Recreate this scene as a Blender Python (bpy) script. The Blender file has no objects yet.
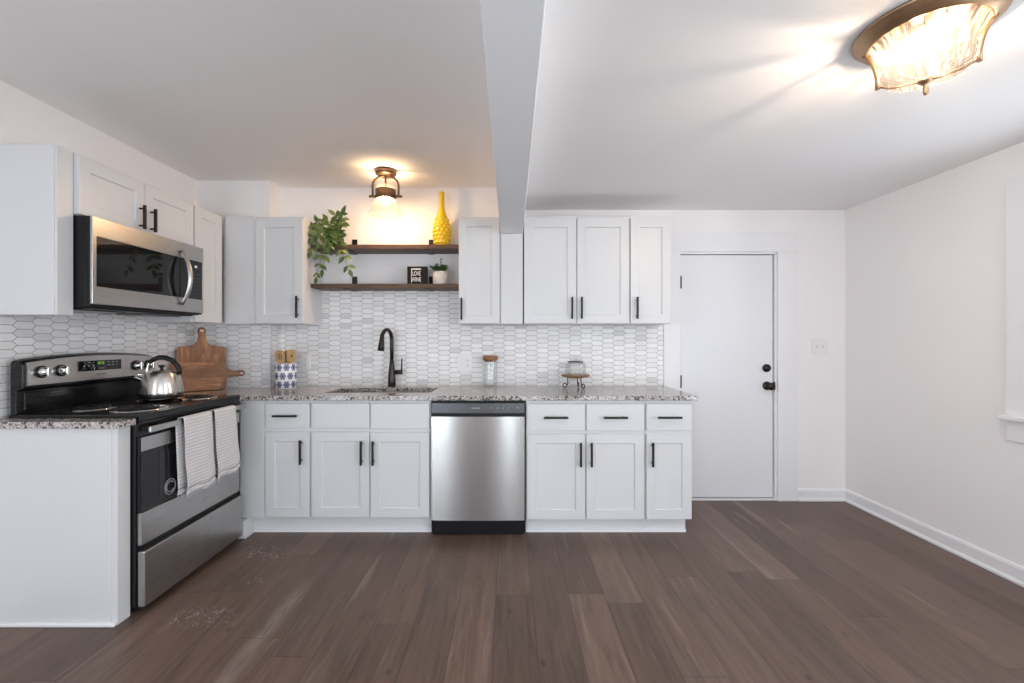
import bpy, bmesh, math, random
from mathutils import Vector, Matrix
random.seed(7)
PI = math.pi
S = bpy.context.scene
COL = S.collection

# ------------------------------------------------------------------ camera, world, lights, exposure
cam_d = bpy.data.cameras.new('camera')
cam = bpy.data.objects.new('camera', cam_d); COL.objects.link(cam)
cam.location = (0, 0, 1.26); cam.rotation_euler = (PI/2, 0, 0)
cam_d.sensor_width = 36; cam_d.lens = 445/1024*36
cam_d.shift_x = 4/1024; cam_d.shift_y = -2/1024
cam_d.clip_start = 0.05; cam_d.clip_end = 100
S.camera = cam
w = bpy.data.worlds.new('daylight'); S.world = w; w.use_nodes = True
w.node_tree.nodes['Background'].inputs[0].default_value = (0.80, 0.90, 1.0, 1)
w.node_tree.nodes['Background'].inputs[1].default_value = 2.2
S.view_settings.view_transform = 'Standard'; S.view_settings.look = 'None'
S.view_settings.gamma = 1; S.view_settings.use_curve_mapping = False
S.view_settings.exposure = 0.15
S.cycles.use_denoising = True
S.cycles.max_bounces = 10; S.cycles.diffuse_bounces = 6; S.cycles.glossy_bounces = 5
S.cycles.transparent_max_bounces = 16; S.cycles.sample_clamp_indirect = 6
S.cycles.caustics_reflective = False; S.cycles.caustics_refractive = False

def area(name, loc, rot, sx, sy, power, col):
    d = bpy.data.lights.new(name, 'AREA'); d.shape = 'RECTANGLE'; d.size = sx; d.size_y = sy
    d.energy = power; d.color = col
    o = bpy.data.objects.new(name, d); COL.objects.link(o); o.location = loc; o.rotation_euler = rot
    return o
DAY = (0.88, 0.94, 1.0)
# daylight standing just outside the windows behind the photographer and in the right wall, plus added side fill
area('daylight_front_a', (-1.75, -2.62, 1.08), (PI/2, 0, 0), 0.9, 1.95, 40, DAY)
area('daylight_front_b', (0.36, -2.62, 1.08), (PI/2, 0, 0), 0.34, 1.95, 22, DAY)
area('daylight_front_c', (1.70, -2.62, 1.08), (PI/2, 0, 0), 0.9, 1.95, 34, DAY)
area('daylight_right', (2.86, 1.73, 1.45), (PI/2, 0, PI/2), 0.95, 1.1, 14, (0.88, 0.94, 1.0))
area('fill_right_near', (2.86, -0.55, 1.15), (PI/2, 0, PI/2), 1.25, 1.75, 70, (0.88, 0.94, 1.0))  # added fill light outside the unseen right window
area('fill_left_near', (-2.55, -0.65, 1.15), (PI/2, 0, -PI/2), 1.25, 1.75, 40, (0.88, 0.94, 1.0))  # added fill light outside the unseen left window

# ------------------------------------------------------------------ node helpers
class NT:
    def __init__(s, name):
        s.m = bpy.data.materials.new(name); s.m.use_nodes = True
        s.t = s.m.node_tree; s.b = s.t.nodes['Principled BSDF']; s.out = s.t.nodes['Material Output']
    def n(s, typ, **kw):
        o = s.t.nodes.new(typ)
        for k, v in kw.items(): setattr(o, k, v)
        return o
    def put(s, sock, v):
        if isinstance(v, bpy.types.NodeSocket): s.t.links.new(v, sock)
        elif isinstance(v, (tuple, list)) and sock.type == 'RGBA' and len(v) == 3: sock.default_value = (*v, 1)
        else: sock.default_value = v
    def ma(s, op, a, b=0.0, c=0.0):
        o = s.n('ShaderNodeMath', operation=op)
        s.put(o.inputs[0], a); s.put(o.inputs[1], b); s.put(o.inputs[2], c)
        return o.outputs[0]
    def vec(s, x, y, z):
        o = s.n('ShaderNodeCombineXYZ')
        for i, v in enumerate((x, y, z)): s.put(o.inputs[i], v)
        return o.outputs[0]
    def pos(s):
        g = s.n('ShaderNodeNewGeometry'); x = s.n('ShaderNodeSeparateXYZ')
        s.t.links.new(g.outputs['Position'], x.inputs[0]); return g.outputs['Position'], x.outputs
    def objc(s):
        g = s.n('ShaderNodeTexCoord'); x = s.n('ShaderNodeSeparateXYZ')
        s.t.links.new(g.outputs['Object'], x.inputs[0]); return g.outputs['Object'], x.outputs
    def noise(s, v, scale, detail=3, rough=0.55, dist=0.0):
        o = s.n('ShaderNodeTexNoise'); s.put(o.inputs['Vector'], v); s.put(o.inputs['Scale'], scale)
        o.inputs['Detail'].default_value = detail; o.inputs['Roughness'].default_value = rough
        o.inputs['Distortion'].default_value = dist; return o.outputs['Fac']
    def white(s, v):
        o = s.n('ShaderNodeTexWhiteNoise', noise_dimensions='3D'); s.put(o.inputs['Vector'], v); return o.outputs
    def ramp(s, f, stops, interp='LINEAR'):
        o = s.n('ShaderNodeValToRGB'); s.put(o.inputs[0], f); e = o.color_ramp.elements
        o.color_ramp.interpolation = interp
        while len(e) < len(stops): e.new(0.5)
        for i, (p, c) in enumerate(stops):
            e[i].position = p; e[i].color = (*c, 1) if len(c) == 3 else c
        return o.outputs[0]
    def mix(s, f, a, b, blend='MIX'):
        o = s.n('ShaderNodeMix', data_type='RGBA', blend_type=blend)
        s.put(o.inputs[0], f); s.put(o.inputs[6], a); s.put(o.inputs[7], b); return o.outputs[2]
    def mapr(s, f, a, b, c=0.0, d=1.0):
        o = s.n('ShaderNodeMapRange'); s.put(o.inputs[0], f)
        for i, v in enumerate((a, b, c, d)): o.inputs[i+1].default_value = v
        return o.outputs[0]
    def bump(s, h, strength=0.3, dist=0.002):
        o = s.n('ShaderNodeBump'); s.put(o.inputs['Height'], h)
        o.inputs['Strength'].default_value = strength; o.inputs['Distance'].default_value = dist
        s.t.links.new(o.outputs[0], s.b.inputs['Normal'])
    def set(s, **kw):
        for k, v in kw.items(): s.put(s.b.inputs[k.replace('_', ' ')], v)
        return s

def plain(name, col, rough=0.5, metal=0.0, var=0.03, scale=6.0, spec=0.5, coat=0.0):
    t = NT(name); p, _ = t.objc()
    f = t.noise(p, scale)
    c = t.mix(f, tuple(x*(1-var) for x in col), tuple(min(1, x*(1+var)) for x in col))
    t.set(Base_Color=c, Roughness=rough, Metallic=metal)
    t.b.inputs['Specular IOR Level'].default_value = spec
    t.b.inputs['Coat Weight'].default_value = coat; t.b.inputs['Coat Roughness'].default_value = 0.05
    return t.m

def emit(name, col, strength):
    t = NT(name); t.set(Base_Color=(0, 0, 0), Roughness=0.5)
    t.b.inputs['Emission Color'].default_value = (*col, 1); t.b.inputs['Emission Strength'].default_value = strength
    return t.m

def brushed(name, col, rough, axis=2, amt=0.10, aniso=0.0, trot=0.0):
    """stainless steel with fine grain running across the given axis"""
    t = NT(name); p, x = t.objc()
    sc = [900, 900, 900]; sc[axis] = 8
    v = t.vec(*[t.ma('MULTIPLY', x[i], float(sc[i])) for i in range(3)])
    f = t.noise(v, 1.0, 2)
    t.set(Base_Color=t.mix(f, tuple(c*0.93 for c in col), col), Metallic=1.0,
          Roughness=t.mapr(f, 0.2, 0.8, rough-amt*0.5, rough+amt*0.5))
    if aniso:
        tg = t.n('ShaderNodeTangent', direction_type='RADIAL', axis='Z'); t.t.links.new(tg.outputs[0], t.b.inputs['Tangent'])
        t.b.inputs['Anisotropic'].default_value = aniso; t.b.inputs['Anisotropic Rotation'].default_value = trot
    return t.m

def thin_glass(name, tint=(1, 1, 1), refl=0.10, haze=0.0, haze_col=(1, 1, 1)):
    t = NT(name)
    tr = t.n('ShaderNodeBsdfTransparent'); t.put(tr.inputs[0], tint)
    gl = t.n('ShaderNodeBsdfGlossy'); gl.inputs['Roughness'].default_value = 0.03
    fr = t.n('ShaderNodeLayerWeight'); fr.inputs[0].default_value = 0.35
    f = t.mapr(fr.outputs['Facing'], 0, 1, refl*0.35, min(1, refl*6))
    m1 = t.n('ShaderNodeMixShader'); t.put(m1.inputs[0], f)
    t.t.links.new(tr.outputs[0], m1.inputs[1]); t.t.links.new(gl.outputs[0], m1.inputs[2])
    res = m1
    if haze > 0:
        tl = t.n('ShaderNodeBsdfTranslucent'); t.put(tl.inputs[0], haze_col)
        m2 = t.n('ShaderNodeMixShader'); m2.inputs[0].default_value = haze
        t.t.links.new(m1.outputs[0], m2.inputs[1]); t.t.links.new(tl.outputs[0], m2.inputs[2]); res = m2
    t.t.links.new(res.outputs[0], t.out.inputs['Surface'])
    return t.m

# ------------------------------------------------------------------ materials
M = {}
M['wall'] = plain('wall_paint', (0.87, 0.845, 0.845), 0.75, var=0.01, scale=2)
M['ceil'] = plain('ceiling_paint', (0.88, 0.865, 0.865), 0.85, var=0.015, scale=2)
M['beam'] = plain('beam_paint', (0.87, 0.88, 0.90), 0.7, var=0.01, scale=2)
M['trim'] = plain('trim_paint', (0.83, 0.825, 0.84), 0.4, var=0.01)
M['door'] = plain('door_paint', (0.80, 0.80, 0.825), 0.42, var=0.01)
M['cab'] = plain('cabinet_paint', (0.68, 0.675, 0.682), 0.34, var=0.01, scale=3)
M['black'] = plain('black_metal', (0.012, 0.011, 0.010), 0.40, 0.0, var=0.15, spec=0.3)
M['bplastic'] = plain('black_plastic', (0.010, 0.010, 0.011), 0.32, var=0.1, spec=0.25)
M['benamel'] = plain('black_enamel', (0.008, 0.008, 0.009), 0.16, var=0.1, spec=0.4)
M['bglass'] = plain('black_glass', (0.008, 0.008, 0.009), 0.04, var=0.05, spec=0.45)
M['wglass'] = plain('oven_window_glass', (0.012, 0.012, 0.014), 0.05, var=0.05, spec=0.5)
M['steel_y'] = brushed('stainless_steel', (0.50, 0.485, 0.475), 0.30, 1)
M['steel_x'] = brushed('stainless_steel_door', (0.55, 0.54, 0.535), 0.25, 0, 0.05, 0.90, 0.25)
M['steel_dark'] = brushed('dark_stainless_steel', (0.11, 0.11, 0.115), 0.3, 0)
M['steel_sink'] = brushed('sink_steel', (0.32, 0.30, 0.28), 0.3, 0)
M['chrome'] = plain('chrome', (0.78, 0.77, 0.75), 0.09, 1.0, var=0.02)
M['kettle'] = brushed('polished_kettle_steel', (0.66, 0.62, 0.58), 0.26, 2, 0.06, 0.8, 0.25)
M['bronze'] = plain('oil_rubbed_bronze', (0.020, 0.013, 0.010), 0.28, 0.35, var=0.25, scale=30, spec=0.5)
M['smallbronze'] = plain('dark_brushed_bronze', (0.16, 0.095, 0.06), 0.38, 0.85, var=0.12, scale=20)
M['lampbronze'] = plain('brushed_bronze', (0.44, 0.285, 0.17), 0.34, 0.9, var=0.12, scale=20)
M['outlet'] = plain('outlet_plastic', (0.83, 0.81, 0.80), 0.35, var=0.01)
M['outgrey'] = plain('outlet_frame_grey', (0.60, 0.58, 0.58), 0.5)  # mid grey of the toggle frames
M['slot'] = plain('outlet_slot', (0.25, 0.24, 0.24), 0.5)
M['pot'] = None
M['glass'] = thin_glass('clear_glass', (0.985, 0.992, 0.99), 0.085)
M['pane'] = thin_glass('window_pane', (0.96, 0.97, 0.97), 0.06)
M['shade'] = thin_glass('lamp_shade_glass', (1.0, 0.985, 0.96), 0.09, 0.045, (1.0, 0.90, 0.74))
M['bulb'] = emit('lit_bulb', (1.0, 0.66, 0.36), 360)
M['bulb2'] = emit('lit_ceiling_bulb', (1.0, 0.81, 0.64), 1050)
M['green'] = emit('green_display', (0.30, 0.62, 0.08), 0.35)
M['display'] = emit('white_display', (0.8, 0.85, 0.9), 0.6)
M['faint'] = plain('faint_printing', (0.07, 0.07, 0.072), 0.5)
M['printing'] = plain('pale_printing', (0.30, 0.30, 0.30), 0.5)
M['print_dark'] = plain('dark_printing', (0.10, 0.09, 0.08), 0.5)
M['white_print'] = plain('white_lettering', (0.72, 0.70, 0.69), 0.6)
M['signblack'] = plain('black_painted_wood', (0.007, 0.007, 0.008), 0.6, var=0.2, spec=0.2)
M['soil'] = plain('dark_soil', (0.03, 0.022, 0.016), 0.9, var=0.4, scale=60)
M['cork'] = plain('cork', (0.32, 0.155, 0.075), 0.8, var=0.25, scale=90)
M['iron'] = plain('scrolled_iron', (0.07, 0.06, 0.05), 0.4, 0.8, var=0.2)
M['gap_shade'] = plain('door_gap_shade', (0.03, 0.028, 0.027), 0.7)  # dark tone standing in for shade in the door gap

def m_floor():
    t = NT('hardwood_planks'); P, x = t.pos()
    W, L = 0.178, 1.35
    col = t.ma('FLOOR', t.ma('DIVIDE', t.ma('ADD', x[0], 0.06), W))
    cw = t.white(t.vec(col, 3.3, 7.1))['Value'] if False else t.white(t.vec(col, 3.3, 7.1))[0]
    yy = t.ma('ADD', t.ma('DIVIDE', x[1], L), t.ma('MULTIPLY', cw, 9.0))
    row = t.ma('FLOOR', yy)
    rnd = t.white(t.vec(col, row, 1.7))[0]
    rnd2 = t.white(t.vec(col, row, 9.2))[0]
    fx = t.ma('FRACT', t.ma('DIVIDE', t.ma('ADD', x[0], 0.06), W))
    fy = t.ma('FRACT', yy)
    dx = t.ma('MULTIPLY', t.ma('MINIMUM', fx, t.ma('SUBTRACT', 1.0, fx)), W)
    dy = t.ma('MULTIPLY', t.ma('MINIMUM', fy, t.ma('SUBTRACT', 1.0, fy)), L)
    d = t.ma('MINIMUM', dx, dy)
    gap = t.mapr(d, 0.0006, 0.0022)
    gv = t.vec(t.ma('ADD', t.ma('MULTIPLY', x[0], 34.0), t.ma('MULTIPLY', rnd, 80.0)), t.ma('MULTIPLY', x[1], 2.6), t.ma('MULTIPLY', rnd2, 40.0))
    g1 = t.noise(gv, 1.0, 5, 0.62, 0.8)
    gv2 = t.vec(t.ma('ADD', t.ma('MULTIPLY', x[0], 6.0), t.ma('MULTIPLY', rnd2, 50.0)), t.ma('MULTIPLY', x[1], 1.7), t.ma('MULTIPLY', rnd, 30.0))
    g2 = t.noise(gv2, 1.0, 4, 0.6, 1.5)
    base = t.ramp(rnd, [(0.0, (0.052, 0.029, 0.022)), (0.3, (0.095, 0.055, 0.041)), (0.62, (0.130, 0.078, 0.058)), (0.86, (0.185, 0.120, 0.092)), (1.0, (0.155, 0.082, 0.052))])
    c = t.mix(t.mapr(g1, 0.25, 0.75), t.mix(0.66, base, (0.040, 0.023, 0.017)), t.mix(0.40, base, (0.27, 0.19, 0.15)))
    c = t.mix(t.mapr(g2, 0.42, 0.78, 0, 0.55), c, t.mix(0.5, base, (0.20, 0.115, 0.075)))
    # knots
    kv = t.vec(t.ma('MULTIPLY', x[0], 3.6), t.ma('MULTIPLY', x[1], 1.9), 4.2)
    k = t.n('ShaderNodeTexVoronoi'); t.put(k.inputs['Vector'], kv); k.inputs['Scale'].default_value = 1.5
    kd = t.mapr(k.outputs['Distance'], 0.02, 0.075, 0.75, 0.0)
    c = t.mix(kd, c, (0.03, 0.018, 0.013))
    # pale worn streaks along the grain
    sv = t.vec(t.ma('MULTIPLY', x[0], 17.0), t.ma('MULTIPLY', x[1], 1.1), t.ma('MULTIPLY', rnd, 3.0))
    st = t.noise(sv, 1.0, 4, 0.6, 0.3)
    c = t.mix(t.mapr(st, 0.60, 0.74, 0, 0.55), c, (0.30, 0.245, 0.215))
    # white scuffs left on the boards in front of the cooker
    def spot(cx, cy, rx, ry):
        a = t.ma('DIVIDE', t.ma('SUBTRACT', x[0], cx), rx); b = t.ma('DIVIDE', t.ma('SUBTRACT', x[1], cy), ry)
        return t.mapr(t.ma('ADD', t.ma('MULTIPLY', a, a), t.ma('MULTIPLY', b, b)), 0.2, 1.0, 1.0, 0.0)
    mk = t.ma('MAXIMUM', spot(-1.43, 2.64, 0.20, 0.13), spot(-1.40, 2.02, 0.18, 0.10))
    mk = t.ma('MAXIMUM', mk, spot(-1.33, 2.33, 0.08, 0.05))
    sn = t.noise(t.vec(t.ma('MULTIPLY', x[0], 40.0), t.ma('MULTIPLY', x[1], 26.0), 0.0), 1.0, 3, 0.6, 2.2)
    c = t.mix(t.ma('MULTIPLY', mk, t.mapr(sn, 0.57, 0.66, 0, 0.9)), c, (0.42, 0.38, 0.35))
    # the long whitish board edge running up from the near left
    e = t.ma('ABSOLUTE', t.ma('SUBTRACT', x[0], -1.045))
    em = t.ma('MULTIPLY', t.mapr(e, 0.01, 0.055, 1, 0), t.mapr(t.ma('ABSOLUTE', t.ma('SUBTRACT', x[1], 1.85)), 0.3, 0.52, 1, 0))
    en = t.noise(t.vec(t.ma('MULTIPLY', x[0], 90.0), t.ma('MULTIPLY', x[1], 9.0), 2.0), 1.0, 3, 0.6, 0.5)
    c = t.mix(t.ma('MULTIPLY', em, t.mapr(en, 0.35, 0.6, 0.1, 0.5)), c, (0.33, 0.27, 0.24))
    c = t.mix(t.mapr(gap, 0, 1, 0.72, 0), c, (0.025, 0.016, 0.012))
    t.set(Base_Color=c, Roughness=t.mapr(g1, 0.3, 0.7, 0.34, 0.50))
    t.b.inputs['Specular IOR Level'].default_value = 0.45
    t.bump(t.ma('ADD', t.ma('MULTIPLY', gap, 1.0), t.ma('MULTIPLY', g1, 0.25)), 0.25, 0.0015)
    return t.m
M['floor'] = m_floor()

def m_tile():
    t = NT('picket_tile'); P, x = t.pos()
    px, py, tt = 0.0855, 0.0385, 0.0215
    h = py/2; F = (px-tt)/2; Lh = px-F; nrm = math.hypot(h, tt)
    u = t.ma('ADD', t.ma('ADD', x[0], x[1]), 0.013); v = t.ma('SUBTRACT', x[2], 0.905)
    def dist(uo, vo):
        a = t.ma('ABSOLUTE', t.ma('WRAP', t.ma('SUBTRACT', u, uo), px, -px))
        b = t.ma('ABSOLUTE', t.ma('WRAP', t.ma('SUBTRACT', v, vo), h, -h))
        d1 = t.ma('SUBTRACT', h, b)
        d2 = t.ma('DIVIDE', t.ma('SUBTRACT', t.ma('MULTIPLY', t.ma('SUBTRACT', Lh, a), h), t.ma('MULTIPLY', b, tt)), nrm)
        i = t.ma('FLOOR', t.ma('ADD', t.ma('DIVIDE', t.ma('SUBTRACT', u, uo), 2*px), 0.5))
        j = t.ma('FLOOR', t.ma('ADD', t.ma('DIVIDE', t.ma('SUBTRACT', v, vo), py), 0.5))
        return t.ma('MINIMUM', d1, d2), i, j
    dA, iA, jA = dist(0.0, 0.0); dB, iB, jB = dist(px, h)
    d = t.ma('MAXIMUM', dA, dB); sel = t.ma('GREATER_THAN', dA, dB)
    wa = t.white(t.vec(iA, jA, 0.5))[0]; wb = t.white(t.vec(iB, jB, 4.5))[0]
    rnd = t.ma('ADD', t.ma('MULTIPLY', sel, wa), t.ma('MULTIPLY', t.ma('SUBTRACT', 1.0, sel), wb))
    col = t.ramp(rnd, [(0.0, (0.66, 0.64, 0.64)), (0.06, (0.80, 0.775, 0.77)), (0.5, (0.85, 0.825, 0.82)), (1.0, (0.89, 0.87, 0.865))])
    vein = t.noise(t.vec(t.ma('ADD', u, t.ma('MULTIPLY', rnd, 9.0)), t.ma('MULTIPLY', v, 2.0), rnd), 22.0, 4, 0.6, 1.2)
    col = t.mix(t.mapr(vein, 0.5, 0.8, 0, 0.35), col, (0.50, 0.49, 0.50))
    g = t.mapr(d, 0.0010, 0.0018)
    t.set(Base_Color=t.mix(g, (0.36, 0.345, 0.34), col), Roughness=t.mapr(g, 0, 1, 0.85, 0.28))
    t.bump(t.mapr(d, 0.0010, 0.0035), 0.5, 0.002)
    return t.m
M['tile'] = m_tile()

def m_granite():
    t = NT('speckled_granite'); P, x = t.pos()
    def vor(sc, off):
        o = t.n('ShaderNodeTexVoronoi'); t.put(o.inputs['Vector'], t.vec(t.ma('ADD', x[0], off), x[1], x[2])); o.inputs['Scale'].default_value = sc
        s = t.n('ShaderNodeSeparateColor'); t.t.links.new(o.outputs['Color'], s.inputs[0]); return s.outputs[0]
    a = vor(210, 0.0); b = vor(105, 3.1); n = t.noise(P, 24, 4, 0.65)
    c = t.ramp(a, [(0.0, (0.52, 0.48, 0.46)), (0.30, (0.30, 0.265, 0.25)), (0.5, (0.62, 0.58, 0.57)), (0.68, (0.16, 0.13, 0.12)), (0.80, (0.42, 0.37, 0.35))], 'CONSTANT')
    c = t.mix(t.ma('MULTIPLY', t.mapr(b, 0.66, 0.68), t.mapr(n, 0.40, 0.5)), c, (0.030, 0.026, 0.030))
    c = t.mix(t.mapr(n, 0.52, 0.70, 0, 0.5), c, (0.55, 0.47, 0.42))
    t.set(Base_Color=c, Roughness=0.11); t.b.inputs['Specular IOR Level'].default_value = 0.6
    return t.m
M['granite'] = m_granite()

def m_wood(name, cols, sx, axis=0, rough=0.45, boards=0.0, bcol=None):
    """wood with grain running along object axis; boards > 0 glues up strips of that width"""
    t = NT(name); P, x = t.objc()
    along = x[axis]; across = x[2 if axis != 2 else 0]; third = x[1]
    r = 0.0
    if boards:
        r = t.white(t.vec(t.ma('FLOOR', t.ma('DIVIDE', across, boards)), 2.0, 5.0))[0]
    off = t.ma('MULTIPLY', r, 13.0) if boards else 0.0
    v = t.vec(t.ma('MULTIPLY', along, 5.0), t.ma('ADD', t.ma('MULTIPLY', across, sx), off), t.ma('MULTIPLY', third, sx*0.6))
    f = t.noise(v, 1.0, 4, 0.6, 1.2)
    c = t.ramp(t.mapr(f, 0.25, 0.75), [(i/(len(cols)-1), cc) for i, cc in enumerate(cols)])
    if boards: c = t.mix(t.mapr(r, 0, 1, 0.0, 0.55), c, cols[0])
    t.set(Base_Color=c, Roughness=rough); t.b.inputs['Specular IOR Level'].default_value = 0.35
    return t.m
ACA = [(0.10, 0.034, 0.013), (0.27, 0.105, 0.040), (0.40, 0.185, 0.075), (0.56, 0.31, 0.14)]
M['acacia_v'] = m_wood('acacia_upright_grain', ACA, 26, 2, 0.45, 0.036)
M['acacia_h'] = m_wood('acacia_level_grain', ACA, 22, 0, 0.45, 0.044)
M['shelf'] = m_wood('walnut_stained_shelf', [(0.055, 0.030, 0.018), (0.10, 0.055, 0.033), (0.16, 0.095, 0.06)], 40, 0, 0.5)
M['spoon'] = m_wood('pale_bamboo', [(0.42, 0.235, 0.10), (0.56, 0.34, 0.16), (0.63, 0.41, 0.21)], 50, 2, 0.55)
M['standwood'] = m_wood('honey_wood', [(0.20, 0.105, 0.045), (0.33, 0.19, 0.09)], 40, 0, 0.4)

def m_towel():
    t = NT('ribbed_towel'); P, x = t.pos()
    rib = t.ma('SINE', t.ma('MULTIPLY', t.ma('ADD', x[2], t.ma('MULTIPLY', t.noise(P, 9), 0.012)), 2*PI/0.017))
    n = t.noise(P, 240, 2)
    c = t.mix(t.mapr(rib, -0.2, 0.9), (0.72, 0.70, 0.70), (0.60, 0.565, 0.57))
    c = t.mix(t.mapr(n, 0.4, 0.7, 0, 0.25), c, (0.80, 0.78, 0.78))
    t.set(Base_Color=c, Roughness=0.95)
    t.bump(t.ma('ADD', t.ma('MULTIPLY', rib, 0.5), n), 0.6, 0.003)
    return t.m
M['towel'] = m_towel()

def m_crock():
    t = NT('blue_floral_ceramic'); P, x = t.objc()
    ang = t.ma('DIVIDE', t.ma('ARCTAN2', x[1], x[0]), 2*PI)
    u = t.ma('MULTIPLY', ang, 9.0); v = t.ma('MULTIPLY', x[2], 16.0)
    row = t.ma('FLOOR', v)
    u2 = t.ma('ADD', u, t.ma('MULTIPLY', row, 0.5))
    a = t.ma('SUBTRACT', t.ma('FRACT', u2), 0.5); b = t.ma('SUBTRACT', t.ma('FRACT', v), 0.5)
    r = t.ma('SQRT', t.ma('ADD', t.ma('MULTIPLY', a, a), t.ma('MULTIPLY', b, b)))
    th = t.ma('ARCTAN2', b, a)
    pet = t.ma('ADD', 0.41, t.ma('MULTIPLY', t.ma('COSINE', t.ma('MULTIPLY', th, 6.0)), 0.055))
    fl = t.mapr(t.ma('SUBTRACT', pet, r), -0.01, 0.03)
    eye = t.mapr(r, 0.07, 0.10, 1, 0)
    lines = t.mapr(t.ma('SINE', t.ma('ADD', t.ma('MULTIPLY', r, 60.0), t.ma('MULTIPLY', th, 5.0))), 0.2, 0.6)
    blue = t.mix(lines, (0.085, 0.095, 0.20), (0.38, 0.40, 0.52))
    c = t.mix(fl, (0.80, 0.79, 0.80), blue); c = t.mix(eye, c, (0.02, 0.025, 0.08))
    t.set(Base_Color=c, Roughness=0.2); return t.m
M['crock'] = m_crock()

def m_leaf(name, a, b):
    t = NT(name); P, x = t.pos()
    f = t.noise(P, 14, 2)
    t.set(Base_Color=t.ramp(t.mapr(f, 0.3, 0.7), [(0, a), (1, b)]), Roughness=0.42)
    t.b.inputs['Subsurface Weight'].default_value = 0.0
    return t.m
M['leaf'] = m_leaf('trailing_leaf', (0.022, 0.058, 0.012), (0.125, 0.185, 0.034))
M['leaf2'] = m_leaf('succulent_leaf', (0.035, 0.09, 0.022), (0.11, 0.19, 0.045))
M['stem'] = plain('green_stem', (0.11, 0.13, 0.035), 0.6, var=0.2)
M['yellow'] = plain('yellow_glaze', (0.83, 0.55, 0.012), 0.22, var=0.06, coat=0.3)
def m_speckle():
    t = NT('speckled_ceramic'); P, x = t.pos()
    f = t.noise(P, 190, 2)
    t.set(Base_Color=t.mix(t.mapr(f, 0.62, 0.70), (0.66, 0.61, 0.57), (0.40, 0.34, 0.30)), Roughness=0.6); return t.m
M['pot'] = m_speckle()

def m_ripple():
    """hand-made rippled bowl glass: its streaks let through more and less light"""
    t = NT('rippled_bowl_glass'); P, x = t.objc()
    ang = t.ma('ARCTAN2', x[1], x[0])
    v = t.vec(t.ma('MULTIPLY', t.ma('COSINE', ang), 7.0), t.ma('MULTIPLY', t.ma('SINE', ang), 7.0), t.ma('MULTIPLY', x[2], 9.0))
    f = t.noise(v, 1.0, 3, 0.6, 0.6)
    tr = t.n('ShaderNodeBsdfTransparent'); t.put(tr.inputs[0], t.ramp(t.mapr(f, 0.36, 0.62), [(0, (0.010, 0.006, 0.003)), (0.24, (0.06, 0.045, 0.03)), (0.50, (0.40, 0.36, 0.30)), (0.80, (1, 0.98, 0.95))]))
    gl = t.n('ShaderNodeBsdfGlossy'); gl.inputs['Roughness'].default_value = 0.1
    tl = t.n('ShaderNodeBsdfTranslucent'); t.put(tl.inputs[0], (1.0, 0.93, 0.84))
    m1 = t.n('ShaderNodeMixShader'); m1.inputs[0].default_value = 0.015
    t.t.links.new(tr.outputs[0], m1.inputs[1]); t.t.links.new(gl.outputs[0], m1.inputs[2])
    m2 = t.n('ShaderNodeMixShader'); m2.inputs[0].default_value = 0.022
    t.t.links.new(m1.outputs[0], m2.inputs[1]); t.t.links.new(tl.outputs[0], m2.inputs[2])
    t.t.links.new(m2.outputs[0], t.out.inputs['Surface']); return t.m
M['ripple'] = m_ripple()

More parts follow.
